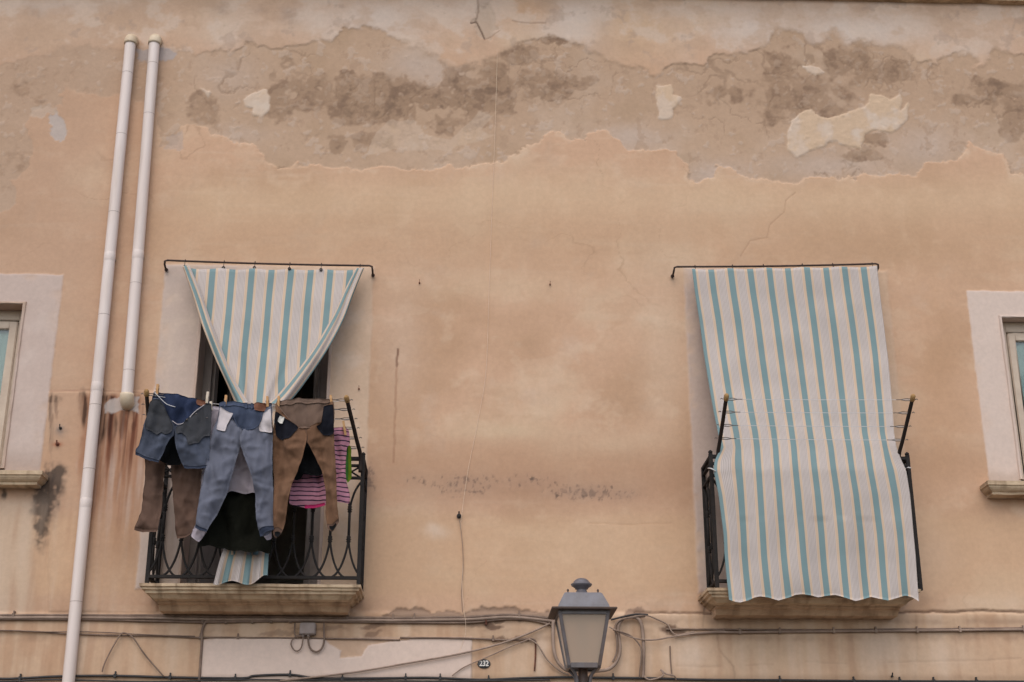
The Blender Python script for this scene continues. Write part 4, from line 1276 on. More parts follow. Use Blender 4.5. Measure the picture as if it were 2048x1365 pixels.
def creases(VX, key, D, fold):
    """a handful of irregular drag folds, each a ridge with a steep and a slack side"""
    if key not in CREASE:
        rg = np.random.RandomState(abs(hash_str(key)) % 99991)
        x0, y0 = D.min(0); x1, y1 = D.max(0)
        L = []
        for k in range(int(7 + 34 * (x1 - x0) * (y1 - y0) / .1)):
            c = np.array((x0 + (x1 - x0) * rg.rand(), y0 + (y1 - y0) * rg.rand()))
            a = math.pi / 2 + (rg.rand() - .5) * (.8 if rg.rand() < .8 else 2.6)
            ln = .06 + .26 * rg.rand() ** 1.3
            L.append((c, a, ln, (.008 + .014 * rg.rand()), (.007 + .012 * rg.rand()) * (1 if rg.rand() < .6 else -1), 2.2 * (rg.rand() - .5)))
        for k, (xa, ya, xb, yb) in enumerate(DRAG.get(key, ())):
            A_, B_ = P(*Z(xa, ya), .66), P(*Z(xb, yb), .66)
            d_ = B_ - A_
            L.append((np.array((A_.x + d_.x * .42, A_.z + d_.z * .42)), math.atan2(d_.z, d_.x), d_.length * .62, .007 + .004 * (k % 3), .013 + .004 * (k % 2), (-1) ** k * 1.5))
        CREASE[key] = L
    f = np.zeros(len(VX))
    for c, a, ln, w, dp, bend in CREASE[key]:
        d = VX - c
        t_ = d[:, 0] * math.cos(a) + d[:, 1] * math.sin(a)
        n_ = -d[:, 0] * math.sin(a) + d[:, 1] * math.cos(a) - bend * t_ * t_
        env = np.clip(1 - (t_ / ln) ** 2, 0, 1) ** 1.5
        prof = np.where(n_ > 0, np.exp(-n_ / (w * 2.6)), np.exp(n_ / w))
        f += dp * min(1, fold / .014) * env * prof
    return f
def hash_str(k):
    h = 7
    for ch in k:
        h = (h * 31 + ord(ch)) % 1000003
    return h
def garment_part(name, pts, out, material, parent, thick=.02, fold=.012, ffreq=(7, 2.2), seed=0, res=.011, tilt=0.0, raw=False, extra=None, smooth_outline=True, like=None):
    """double-layered cloth cut to an outline, puffed and creased, hanging `out` metres off the facade"""
    pp = [P(*(q if raw else Z(*q)), out) for q in pts]
    seed0 = seed
    loop = [Vector((p.x, p.z, 0)) for p in pp]
    dense = []
    n = len(loop)
    for i in range(n):
        p0, p1, p2, p3 = loop[i - 1], loop[i], loop[(i + 1) % n], loop[(i + 2) % n]
        k = max(1, int((p2 - p1).length / res))
        for s in range(k):
            t_ = s / k
            if smooth_outline:
                w = .5
                c = 0.5 * ((2 * p1) + (p2 - p0) * t_ + (2 * p0 - 5 * p1 + 4 * p2 - p3) * t_ ** 2 + (3 * p1 - p0 - 3 * p2 + p3) * t_ ** 3)
                l_ = p1.lerp(p2, t_)
                q = l_.lerp(c, w)
            else:
                q = p1.lerp(p2, t_)
            q = q + Vector((noise.noise(Vector((q.x * 30, q.y * 30, seed))) * .0025, noise.noise(Vector((q.x * 30, q.y * 30, seed + 9))) * .0025, 0))
            dense.append((q.x, q.y))
    D = np.array(dense)
    x0, y0 = D.min(0); x1, y1 = D.max(0)
    gx, gy = np.meshgrid(np.arange(x0, x1, res), np.arange(y0, y1, res))
    rng = np.random.RandomState(seed + 5)
    gx = (gx + (rng.rand(*gx.shape) - .5) * res * .4).ravel(); gy = (gy + (rng.rand(*gy.shape) - .5) * res * .4).ravel()
    s = sdf_poly(gx * 1000, gy * 1000, D * 1000) / 1000
    ins = s > res * .6
    allp = [Vector(p) for p in dense] + [Vector((a, b)) for a, b in zip(gx[ins], gy[ins])]
    nb = len(dense)
    V, E, F, *_ = delaunay_2d_cdt(allp, [(i, (i + 1) % nb) for i in range(nb)], [], 1, 1e-6)
    VX = np.array([(p[0], p[1]) for p in V])
    dist = np.abs(sdf_poly(VX[:, 0] * 1000, VX[:, 1] * 1000, D * 1000)) / 1000
    ztop = y1
    if like is not None:
        seed, fold, ffreq, ztop = FOLDS[like]
    CR = creases(VX, like or (name + str(seed0)), D, fold)
    m = MB()
    idx_back = {}
    front = []
    for i, (x, z) in enumerate(VX):
        f = fold * (noise.noise(Vector((x * ffreq[0], z * ffreq[1], seed * 3.7))) + .45 * noise.noise(Vector((x * ffreq[0] * 2.3 + z * 3, z * ffreq[1] * 2.3, seed + 4))))
        f *= 1.5
        f += .22 * fold * noise.noise(Vector((x * 24, z * 13, seed + 11)))
        r_ = noise.noise(Vector((x * 13 + z * 7, z * 6 - x * 3, seed + 21)))
        f += .5 * fold * (.35 - abs(r_)) + .3 * fold * (.35 - abs(noise.noise(Vector((x * 9 - z * 8, z * 7, seed + 31)))))
        f += 1.1 * fold * math.exp(-(ztop - z) / .10) * noise.noise(Vector((x * 32, z * 5, seed + 41)))
        f += CR[i]
        th = thick * (1 - math.exp(-dist[i] / .022))
        yc = -(out + f)
        m.v.append(Vector((x, yc - th / 2 - .0006, z)))
        front.append((x, yc + th / 2 + .0006, z))
    N = len(VX)
    m.v += [Vector(p) for p in front]
    for f in F:
        f = list(f)
        a, b, c = (VX[f[0]], VX[f[1]], VX[f[2]])
        ccw = (b[0] - a[0]) * (c[1] - a[1]) - (b[1] - a[1]) * (c[0] - a[0]) > 0
        if not ccw:
            f.reverse()
        m.f.append(tuple(f))
        m.f.append(tuple(N + k for k in reversed(f)))
    edge = {}
    for f in F:
        f = list(f)
        for k in range(len(f)):
            e = (f[k], f[(k + 1) % len(f)])
            key = tuple(sorted(e)); edge[key] = edge.get(key, 0) + 1
    for (a, b), c in edge.items():
        if c == 1:
            m.f.append((a, N + a, N + b, b))
    o = build(name, m, material, parent, smooth=True)
    FOLDS[o.name] = (seed, fold, ffreq, ztop)
    CREASE[o.name] = CREASE[like or (name + str(seed0))]
    return o

def gthing(name, pts, out, label, cat='clothing', group='laundry on the left balcony'):
    q = [P(*Z(*p), out) for p in pts]
    return thing(name, (sum(p.x for p in q) / len(q), -out, min(p.z for p in q)), label, cat, group)

def seam_line(parent, pts, out, material, r=.0028, name='seam'):
    m = MB(); m.tube(spline([P(*Z(*p), out) for p in pts], 5), r, 6)
    build(name, m, material, parent, smooth=True)

OUT0 = RT + .0
# --- denim shorts, inside out
back = [(262, 88), (330, 100), (400, 112), (480, 128), (600, 152), (692, 166), (690, 230), (680, 330), (560, 430), (420, 430), (300, 420), (230, 330), (222, 220), (240, 150)]
legL = [(258, 150), (300, 150), (340, 200), (372, 290), (420, 345), (412, 420), (390, 450), (350, 520), (320, 580), (298, 622), (240, 605), (180, 580), (122, 556), (150, 480), (182, 390), (205, 290), (232, 190)]
legR = [(690, 172), (694, 260), (688, 400), (682, 540), (668, 662), (600, 664), (540, 660), (480, 652), (450, 590), (428, 520), (418, 440), (424, 350), (480, 330), (520, 290), (570, 230), (640, 190)]
t = gthing('denim_shorts', legL + legR, OUT0, 'blue denim shorts pegged inside out at the left end of the line')
sb_ = garment_part('back_panel', back, OUT0 - .02, D_SHORTS_IN, t, .014, .010, seed=1)
a = garment_part('leg', legL, OUT0 + .012, D_SHORTS_LEG, t, .03, .016, seed=2)
b = garment_part('leg', legR, OUT0 + .012, D_SHORTS_LEG, t, .03, .016, seed=3)
garment_part('pocket_bag', [(230, 172), (300, 160), (342, 210), (372, 285), (404, 345), (396, 396), (352, 424), (316, 404), (286, 422), (244, 396), (200, 380), (206, 285)], OUT0 + .036, D_SHORTS, t, .008, .010, seed=4, like=a.name)
garment_part('pocket_bag', [(640, 192), (690, 180), (692, 330), (686, 424), (642, 430), (596, 476), (548, 492), (520, 496), (504, 440), (474, 408), (432, 418), (428, 362), (482, 336), (522, 290), (572, 236)], OUT0 + .036, D_SHORTS, t, .008, .012, seed=5, like=b.name)
garment_part('leather_patch', [(585, 150), (650, 164), (648, 200), (583, 188)], OUT0 - .004, D_LEATHER, t, .004, .002, seed=6, like=sb_.name)
garment_part('hem', [(122, 552), (180, 574), (240, 600), (298, 618), (296, 632), (235, 620), (175, 596), (120, 572)], OUT0 + .030, D_CUFF, t, .012, .004, seed=7, like=a.name)
garment_part('hem', [(478, 640), (540, 648), (600, 652), (668, 646), (668, 666), (600, 672), (540, 668), (480, 662)], OUT0 + .030, D_CUFF, t, .012, .004, seed=8, like=b.name)
seam_line(t, [(262, 95), (330, 165), (365, 190), (420, 207)], OUT0 + .02, M_LINE, .0022, 'waist_cord')
seam_line(t, [(398, 312), (440, 338), (500, 318), (560, 250), (640, 190)], OUT0 + .036, D_POCKW, .0026, 'zip')
for k, q in enumerate(((578, 262), (660, 290), (508, 302))):
    m = MB(); p = P(*Z(*q), OUT0 + .062); m.lathe(p, [(.004, -.004), (.007, 0), (.004, .004)], 10)
    build('rivet', m, M_WIRE, t)

# --- pale jeans
jb = [(762, 178), (880, 178), (960, 186), (1100, 188), (1148, 182), (1150, 300), (1060, 390), (920, 400), (800, 360), (752, 300), (752, 240)]
jl = [(760, 200), (800, 240), (860, 310), (900, 368), (930, 380), (925, 440), (915, 505), (890, 600), (840, 780), (810, 880), (740, 1010), (680, 1120), (662, 1150), (620, 1140), (580, 1116), (600, 950), (630, 760), (670, 560), (700, 400), (735, 300), (748, 240)]
jr = [(1146, 200), (1154, 300), (1160, 420), (1160, 700), (1166, 950), (1166, 1130), (1120, 1182), (1072, 1186), (1050, 1130), (1030, 980), (1024, 850), (1000, 730), (950, 600), (918, 505), (915, 440), (930, 378), (1000, 378), (1050, 345), (1075, 290), (1110, 220)]
t = gthing('jeans', jl + jr, OUT0, 'pale grey-blue jeans with white pocket linings in the middle of the line')
jb_ = garment_part('back_panel', jb, OUT0 - .02, D_JEANS_IN, t, .014, .010, seed=11)
jl_ = garment_part('leg', jl, OUT0 + .012, D_JEANS, t, .034, .018, (8, 1.6), seed=12)
jr_ = garment_part('leg', jr, OUT0 + .012, D_JEANS, t, .034, .018, (8, 1.6), seed=13)
garment_part('pocket_lining', [(760, 208), (810, 235), (862, 264), (835, 310), (812, 350), (800, 392), (768, 390), (738, 384), (746, 310)], OUT0 + .036, D_POCKW, t, .008, .008, seed=14, like=jl_.name)
garment_part('pocket_lining', [(1142, 222), (1150, 300), (1152, 398), (1100, 402), (1062, 388), (1048, 362), (1075, 318), (1090, 260)], OUT0 + .036, D_POCKW, t, .008, .008, seed=15, like=jr_.name)
garment_part('leather_patch', [(1022, 178), (1106, 182), (1104, 238), (1024, 234)], OUT0 - .004, D_LEATHER, t, .004, .002, seed=16, like=jb_.name)
garment_part('hem', [(580, 1104), (620, 1128), (664, 1138), (662, 1156), (612, 1152), (574, 1126)], OUT0 + .034, D_CUFF, t, .012, .004, seed=17, like=jl_.name)
garment_part('hem', [(1056, 1140), (1110, 1112), (1166, 1108), (1166, 1134), (1122, 1150), (1066, 1192)], OUT0 + .034, D_CUFF, t, .012, .004, seed=18, like=jr_.name)
garment_part('waistband', [(760, 174), (880, 172), (960, 180), (1100, 182), (1148, 176), (1148, 206), (1100, 214), (960, 212), (880, 206), (762, 204)], OUT0 - .010, D_JEANS_IN, t, .008, .004, seed=19, like=jb_.name)
seam_line(t, [(925, 380), (920, 430), (917, 500)], OUT0 + .030, D_CUFF, .003)
seam_line(t, [(860, 280), (905, 365), (990, 376), (1050, 345), (1080, 270)], OUT0 + .032, D_JEANS_IN, .004, 'fly_edge')

for q in ((800, 176), (955, 180), (1000, 182)):
    garment_part('belt_loop', [(q[0] - 7, q[1] - 6), (q[0] + 7, q[1] - 6), (q[0] + 7, q[1] + 36), (q[0] - 7, q[1] + 36)], OUT0 - .002, D_JEANS_IN, t, .005, .001, seed=60, like=jb_.name)
# --- tan trousers
tb = [(1190, 168), (1400, 155), (1590, 150), (1622, 178), (1624, 330), (1500, 360), (1400, 372), (1320, 360), (1240, 300), (1186, 240)]
tl = [(1186, 190), (1222, 236), (1262, 290), (1330, 352), (1400, 368), (1420, 420), (1416, 480), (1390, 600), (1350, 710), (1310, 800), (1280, 940), (1255, 1080), (1232, 1150), (1182, 1190), (1164, 1150), (1166, 800), (1156, 500), (1178, 350), (1184, 250)]
tr_ = [(1622, 180), (1626, 420), (1640, 700), (1646, 900), (1660, 1060), (1648, 1090), (1608, 1138), (1572, 1112), (1556, 1000), (1560, 850), (1530, 690), (1480, 590), (1432, 490), (1415, 470), (1400, 420), (1404, 368), (1470, 356), (1530, 344), (1545, 280), (1556, 226)]
t = gthing('trousers', tl + tr_, OUT0, 'tan trousers with black pocket linings at the right end of the line')
tb_ = garment_part('back_panel', tb, OUT0 - .02, D_BROWN_IN, t, .014, .010, seed=21)
tl_ = garment_part('leg', tl, OUT0 + .012, D_BROWN, t, .034, .020, (8, 1.6), seed=22)
tr2_ = garment_part('leg', tr_, OUT0 + .012, D_BROWN, t, .034, .020, (8, 1.6), seed=23)
garment_part('pocket_lining', [(1184, 262), (1225, 275), (1270, 310), (1356, 368), (1310, 430), (1285, 456), (1236, 462), (1188, 432)], OUT0 + .036, D_POCKB, t, .008, .008, seed=24, like=tl_.name)
garment_part('pocket_lining', [(1552, 222), (1620, 206), (1626, 400), (1590, 430), (1545, 430), (1498, 372), (1536, 344)], OUT0 + .036, D_POCKB, t, .008, .008, seed=25, like=tr2_.name)
garment_part('care_tag', [(1216, 284), (1252, 296), (1234, 342), (1200, 326)], OUT0 + .056, D_TAG, t, .002, .001, seed=26, like=tl_.name)
garment_part('waistband', [(1190, 164), (1400, 150), (1592, 145), (1604, 172), (1400, 186), (1200, 196)], OUT0 - .006, D_BROWN_IN, t, .008, .003, seed=27, like=tb_.name)
for q, rf in (([(1160, 1128), (1196, 1118), (1236, 1140), (1222, 1168), (1184, 1200), (1164, 1178)], tl_), ([(1566, 1084), (1610, 1092), (1660, 1056), (1656, 1090), (1610, 1148), (1572, 1120)], tr2_)):
    garment_part('hem', q, OUT0 + .028, D_BROWN2, t, .014, .004, seed=61, like=rf.name)
    cx_, cy_ = sum(a for a, b in q) / len(q), sum(b for a, b in q) / len(q)
    garment_part('hem_opening', [(cx_ + (a - cx_) * .62, cy_ + 12 + (b - cy_) * .55) for a, b in q], OUT0 + .040, D_BLACK, t, .003, .002, seed=62, like=rf.name)  # black patch painted in for the shade inside the trouser leg
seam_line(t, [(1188, 190), (1250, 262), (1330, 350), (1400, 366), (1520, 346), (1545, 270), (1560, 214), (1616, 168)], OUT0 + .034, D_BROWN_IN, .004, 'waist_edge')
seam_line(t, [(1408, 375), (1420, 430), (1418, 480)], OUT0 + .030, D_BROWN2, .003)

# --- dull brown trousers on a lower line, behind the shorts
q = [(215, 480), (420, 500), (625, 560), (625, 700), (618, 820), (590, 1050), (545, 1165), (480, 1186), (428, 1192), (408, 1000), (392, 760), (385, 640), (345, 640), (330, 760), (322, 950), (300, 1100), (288, 1152), (218, 1146), (116, 1136), (150, 1030), (172, 900), (195, 760), (205, 620)]
t = gthing('trousers', q, .48, 'dull brown trousers hanging behind the denim shorts')
bl_ = garment_part('legs', q, .48, D_BROWN2, t, .035, .022, (8, 1.6), seed=31)
garment_part('hem', [(116, 1118), (218, 1130), (290, 1136), (288, 1158), (216, 1154), (112, 1144)], .500, D_BROWN2, t, .012, .004, seed=32, like=bl_.name)
garment_part('hem', [(426, 1172), (480, 1168), (550, 1146), (546, 1170), (482, 1192), (428, 1198)], .500, D_BROWN2, t, .012, .004, seed=33, like=bl_.name)

# --- black top glimpsed between the legs of the shorts
q = [(300, 300), (460, 300), (470, 560), (460, 640), (400, 646), (340, 632), (300, 600)]
t = gthing('black_top', q, .560, 'black top glimpsed between the legs of the denim shorts')
garment_part('body', q, .560, D_BLACK, t, .02, .010, seed=35)

# --- pale lilac shirt behind the jeans
q = [(688, 226), (760, 215), (1000, 240), (1120, 230), (1160, 300), (1150, 600), (1155, 1000), (1150, 1205), (1120, 1218), (1092, 1190), (1070, 1000), (1036, 866), (940, 862), (860, 850), (815, 868), (740, 1010), (672, 1140), (640, 1190), (604, 1232), (545, 1186), (585, 1080), (608, 900), (628, 700), (668, 480)]
t = gthing('shirt', q, .550, 'pale lilac long-sleeved shirt hanging behind the jeans')
sh_ = garment_part('body', q, .550, D_SHIRT, t, .028, .018, (8, 1.8), seed=36)
garment_part('cuff', [(568, 1128), (650, 1158), (604, 1236), (540, 1188)], .565, D_SHIRT, t, .016, .004, seed=37, like=sh_.name)
garment_part('cuff', [(1090, 1176), (1152, 1166), (1150, 1212), (1116, 1222)], .565, D_SHIRT, t, .016, .004, seed=38, like=sh_.name)

# --- dark olive skirt
q = [(680, 560), (1110, 560), (1140, 900), (1152, 1180), (1140, 1312), (1060, 1302), (1000, 1314), (920, 1300), (850, 1296), (790, 1272), (740, 1276), (680, 1262), (604, 1272), (620, 1210), (660, 1100)]
t = gthing('skirt', q, .49, 'dark olive skirt hanging lowest behind the jeans')
garment_part('body', q, .49, D_OLIVE, t, .03, .022, (9, 1.2), seed=41)

# --- pink striped top and black top behind the tan trousers
q = [(1320, 400), (1640, 372), (1732, 378), (1744, 480), (1722, 520), (1712, 640), (1716, 760), (1742, 860), (1738, 935), (1690, 930), (1650, 930), (1632, 860), (1600, 940), (1556, 960), (1450, 962), (1400, 968), (1340, 956), (1286, 936), (1300, 800), (1310, 600)]
t = gthing('shirt', q, .515, 'pink shirt with thin black stripes behind the tan trousers')
pk_ = garment_part('body', q, .515, M_PINK, t, .024, .016, seed=42)
garment_part('hem', [(1400, 950), (1480, 942), (1556, 940), (1556, 962), (1470, 968), (1400, 972)], .533, D_MAGENTA, t, .008, .003, seed=43, like=pk_.name)
q = [(1240, 380), (1560, 380), (1570, 600), (1540, 720), (1490, 740), (1440, 728), (1400, 715), (1372, 752), (1330, 760), (1300, 700)]
t = gthing('black_top', q, .565, 'black top seen between the legs of the tan trousers')
garment_part('body', q, .565, D_BLACK, t, .02, .012, seed=44)
q = [(1714, 504), (1752, 508), (1756, 640), (1756, 740), (1726, 782), (1710, 700)]
t = gthing('cloth', q, .47, 'lime green cloth folded over the line beside the pink striped shirt', 'cloth')
garment_part('fold', q, .47, D_GREEN, t, .016, .012, (14, 1.2), seed=45)
garment_part('fold', [(1712, 512), (1728, 506), (1732, 640), (1730, 774), (1710, 700)], .49, denim('dark_green_cloth', S(56, 96, 40), S(44, 80, 34), .1), t, .008, .006, (14, 1.2), seed=46)

# ------------------------------------------------------------------ clothes pegs
def peg(zx0, zy0, zx1, zy1, out, label, material=None):
    a, b = P(*Z(zx0, zy0), out), P(*Z(zx1, zy1), out)
    t = thing('clothes_peg', b, label, 'clothes peg', 'clothes pegs on the left rack')
    d = (a - b).normalized(); L = (a - b).length
    s = d.cross(Vector((0, 1, 0))).normalized()
    for sg in (-1, 1):
        m = MB()
        rings = []
        for k, (w, off) in enumerate(((.003, .0035), (.0055, .006), (.006, .0065), (.0045, .0075))):
            c = b + d * (L * k / 3) + Vector((0, sg * off, 0))
            rings.append([c + s * .007 * e + Vector((0, f_ * w, 0)) for e, f_ in ((-1, -1), (1, -1), (1, 1), (-1, 1))])
        m.loft(rings)
        build('prong', m, material or M_PEG, t)
    m = MB(); c = b + d * L * .55
    m.tube([c - s * .010, c + s * .010], .006, 8)
    build('spring', m, M_WIRE, t)
peg(288, 36, 280, 112, OUT0 + .01, 'wooden peg at the left corner of the denim shorts')
peg(668, 94, 658, 178, OUT0 + .01, 'pale peg at the right corner of the denim shorts', M_PEGW)
peg(806, 120, 798, 196, OUT0 + .01, 'wooden peg at the left corner of the jeans')
peg(1118, 128, 1120, 205, OUT0 + .01, 'wooden peg at the right corner of the jeans')
peg(1206, 126, 1200, 205, OUT0 + .01, 'wooden peg at the left corner of the tan trousers')
peg(1598, 120, 1606, 185, OUT0 + .01, 'wooden peg at the right corner of the tan trousers')
peg(1694, 316, 1712, 420, .565, 'brown peg holding the sleeve of the pink striped shirt')
peg(690, 168, 692, 232, OUT0 + .01, 'white peg hanging on the line between the shorts and the jeans', M_PEGW)

# ------------------------------------------------------------------ street lantern
def lantern():
    LO = .92
    c = P(1164, 1229, LO)                                        # middle of the eave, on the lantern's own axis
    cx, cy, ze_ = c.x, -LO, c.z
    t = thing('street_lantern', (cx, cy, ze_ - .5), 'grey four-sided street lantern with domed finial below the facade centre', 'street lantern')
    def sq(h, z):
        return [(cx - h, cy - h, z), (cx + h, cy - h, z), (cx + h, cy + h, z), (cx - h, cy + h, z)]
    m = MB()
    m.loft([sq(.180, ze_), sq(.183, ze_ + .004), sq(.183, ze_ + .012), sq(.15, ze_ + .016)])
    build('eave', m, M_LAMPB, t, bevel=.002)
    m = MB()
    m.loft([sq(.145, ze_ + .015), sq(.142, ze_ + .03), sq(.108, ze_ + .10), sq(.104, ze_ + .106)])
    rf = build('roof', m, M_LAMPR, t, bevel=.004)
    m = MB()
    m.lathe((cx, cy, ze_ + .104), [(.056, 0), (.050, .006), (.034, .020), (.029, .030), (.028, .036), (.036, .038), (.040, .046), (.044, .048), (.056, .056), (.061, .064), (.060, .068), (.050, .072), (.046, .080), (.038, .090), (.024, .098), (.010, .102), (.001, .103)], 28)
    build('finial', m, M_LAMPR, t, smooth=True)
    for sx in (-1, 1):
        for sy in (-1, 1):
            m = MB(); m.lathe((cx + sx * .085, cy + sy * .085, ze_ + .104), [(.004, 0), (.004, .010), (.0065, .012), (.006, .020), (.002, .024)], 10)
            build('acorn_nut', m, M_LAMPB, rf)
    zt, zb, ht, hb = ze_ - .001, ze_ - .300, .137, .084
    def corner(sx, sy, s):
        h = ht + (hb - ht) * s
        return Vector((cx + sx * h, cy + sy * h, zt + (zb - zt) * s))
    for sx in (-1, 1):
        for sy in (-1, 1):
            m = MB(); w = .010
            m.loft([[corner(sx, sy, s) + Vector((a, b, 0)) for a, b in ((-w, -w), (w, -w), (w, w), (-w, w))] for s in (1, 0)])
            build('corner_bar', m, M_LAMP, t, bevel=.002)
    for s, hh in ((.03, .012), (.985, .014)):
        for k in range(4):
            (sx0, sy0), (sx1, sy1) = [((-1, -1), (1, -1)), ((1, -1), (1, 1)), ((1, 1), (-1, 1)), ((-1, 1), (-1, -1))][k]
            a, b = corner(sx0, sy0, s), corner(sx1, sy1, s)
            d = (b - a).normalized(); n_ = Vector((d.y, -d.x, 0))
            m = MB()
            m.loft([[p + n_ * i + Vector((0, 0, j)) for i, j in ((-.009, -hh), (.009, -hh), (.009, hh), (-.009, hh))] for p in (a + d * .010, b - d * .010)])
            build('frame_rail', m, M_LAMP, t, bevel=.002)
    for (sx0, sy0), (sx1, sy1) in (((-1, -1), (1, -1)), ((1, -1), (1, 1)), ((1, 1), (-1, 1)), ((-1, 1), (-1, -1))):
        a, b, c2, d2 = corner(sx0, sy0, .04), corner(sx1, sy1, .04), corner(sx1, sy1, .975), corner(sx0, sy0, .975)
        n_ = (b - a).cross(d2 - a).normalized()
        m = MB(); m.loft([[p + n_ * .002 for p in (a, b, c2, d2)], [p - n_ * .002 for p in (a, b, c2, d2)]])
        build('pane', m, M_FROST, t)
    m = MB(); m.lathe((cx, cy, zt - .10), [(.02, 0), (.024, .01), (.03, .06), (.05, .075), (.05, .095)], 16)
    build('lamp_holder', m, M_LAMPB, t, smooth=True)
    m = MB(); m.lathe((cx, cy, zt - .20), [(.002, 0), (.018, .008), (.030, .03), (.032, .05), (.024, .075), (.017, .10)], 16)
    build('bulb', m, M_NUM, t, smooth=True)
    # feet curving in to the spigot
    for sx in (-1, 1):
        for sy in (-1, 1):
            m = MB()
            a = corner(sx, sy, .98)
            e = Vector((cx + sx * .022, cy + sy * .022, zb - .17))
            m.tube(spline([a, a.lerp(e, .35) + Vector((-sx * .02, -sy * .02, .01)), a.lerp(e, .7) + Vector((-sx * .008, -sy * .008, 0)), e], 5), .009, 8)
            build('foot', m, M_LAMP, t, smooth=True)
    m = MB(); m.lathe((cx, cy, zb - .26), [(.030, 0), (.030, .03), (.044, .05), (.044, .07), (.034, .085), (.028, .10), (.026, .26), (.020, .27), (.001, .272)], 18)
    build('spigot', m, M_LAMPB, t, smooth=True)
    m = MB(); zz = zb - .26
    m.tube(spline([(cx, cy, zz + .01), (cx, cy + .02, zz - .10), (cx, cy + .20, zz - .22), (cx, -.40, zz - .24), (cx, .01, zz - .22)], 7), .022, 12)
    m.tube(spline([(cx, -.55, zz - .235), (cx, -.40, zz - .40), (cx, -.15, zz - .46), (cx, .01, zz - .60)], 7), .014, 10)
    build('wall_arm', m, M_LAMP, t, smooth=True)
    m = MB(); m.box(cx - .05, cx + .05, -.03, .0, zz - .68, zz - .12)
    build('wall_plate', m, M_LAMP, t, bevel=.004)
lantern()

# ------------------------------------------------------------------ house number
def number_plate():
    c = P(968, 1328, .020)
    w, h = .041, .029
    t = thing('house_number_plate', (c.x, 0, c.z), 'small black oval enamel plate reading 232 in white', 'number plate')
    m = MB()
    def ring(s, y):
        return [(c.x + s * w * math.cos(k * math.pi / 16), y, c.z + s * h * math.sin(k * math.pi / 16)) for k in range(32)]
    m.loft([ring(1.0, -.008), ring(1.0, -.017), ring(.93, -.022), ring(.5, -.024)])
    build('plate', m, M_PLATE, t)
    cu = bpy.data.curves.new('numerals', 'FONT')
    cu.body = '232'; cu.align_x = 'CENTER'; cu.align_y = 'CENTER'; cu.size = .047; cu.extrude = .0012; cu.offset = .0009; cu.space_character = .95
    o = bpy.data.objects.new('numerals_curve', cu); COL.objects.link(o)
    bpy.context.view_layer.update()
    me = bpy.data.meshes.new_from_object(o.evaluated_get(bpy.context.evaluated_depsgraph_get()))
    bpy.data.objects.remove(o)
    me.transform(Matrix.Translation((0, -.0255, 0)) @ Matrix.Rotation(math.pi / 2, 4, 'X') @ Matrix.Diagonal((.86, 1.0, 1, 1)))
    me.materials.clear(); me.materials.append(M_NUM)
    o = bpy.data.objects.new('numerals', me); COL.objects.link(o); o.parent = t
number_plate()

# ------------------------------------------------------------------ cables and fittings
def cable(label, pts, r, material, out=.022, clips=(), cat='cable', name='cable', group='cables clipped along the facade', wob=.0):
    pp = [P(*(q[:2]), q[2] if len(q) > 2 else out) for q in pts]
    L = spline(pp, 10)
    if wob:
        L = [p + Vector((0, 0, wob * noise.noise(p * 4))) for p in L]
    base = L[len(L) // 2]
    t = thing(name, base, label, cat, group)
    m = MB(); m.tube(L, r, 8)
    build('core', m, material, t, smooth=True)
    for c in clips:
        p = min(L, key=lambda q: abs(to_px(q.x, q.z, q.y)[0] - c))
        m = MB(); m.box(p.x - .007, p.x + .007, p.y - r - .003, 0.0, p.z - r - .004, p.z + r + .003)
        m.box(p.x - .004, p.x + .004, p.y - r * .4, 0.0, p.z + r + .003, p.z + r + .020)
        build('clip', m, material, t)
    return t
C1 = [(-700, 1224), (-60, 1231), (130, 1232), (400, 1234), (640, 1237), (800, 1238), (930, 1236), (1030, 1231), (1100, 1238), (1130, 1242)]
cable('upper strand of the thick grey cable bundle under the left balcony', [(a, b - 1) for a, b in C1], .0085, M_CABLE2, .026, (25, 145, 360, 520, 690, 780, 830, 1040), wob=.004)
cable('middle strand of the thick grey cable bundle under the left balcony', [(a, b + 4) for a, b in C1], .0095, M_CABLE, .030, (), wob=.005)
cable('lower strand of the thick grey cable bundle under the left balcony', [(-700, 1231), (-60, 1238), (200, 1240), (300, 1243), (420, 1244), (600, 1243), (800, 1246), (930, 1246), (1010, 1239), (1060, 1240), (1110, 1252)], .0075, M_CABLE2, .024, (404, 460, 504, 540, 576), wob=.004)
cable('thin brown cable crossing behind the long drainpipe', [(-700, 1256), (-60, 1261), (60, 1263), (130, 1268), (250, 1271), (330, 1273), (400, 1275), (560, 1276), (700, 1278), (800, 1280)], .005, M_CABLE2, .022, (398, 470), wob=.004)
cable('thin slack wire just above the thin brown cable at left', [(-700, 1254), (-60, 1260), (90, 1264), (180, 1264), (300, 1270), (390, 1273)], .0035, M_CABLE2, .030)
cable('rusty conduit stub between the pale panel and the lantern', [(800, 1276), (880, 1276), (960, 1278), (1020, 1281), (1062, 1278), (1072, 1284)], .006, M_CABLE2, .026, (985,))
kb = []
for k, (a, b) in enumerate(((-700, 1356), (-60, 1358), (40, 1357), (120, 1353), (230, 1352), (340, 1355), (480, 1357), (510, 1352), (580, 1350), (640, 1357), (760, 1357), (860, 1356), (960, 1360), (1040, 1357), (1120, 1355), (1192, 1356))):
    kb.append((a, b))
cable('black cable along the bottom edge left of the lantern', kb, .0075, M_BLACK, .026, (40, 230, 342, 470, 578, 688, 816, 878, 974))
cable('second black cable sagging below the first at left', [(-700, 1362), (-60, 1364), (100, 1360), (300, 1364), (470, 1360), (640, 1361), (900, 1363), (1100, 1360)], .005, M_BLACK, .034)
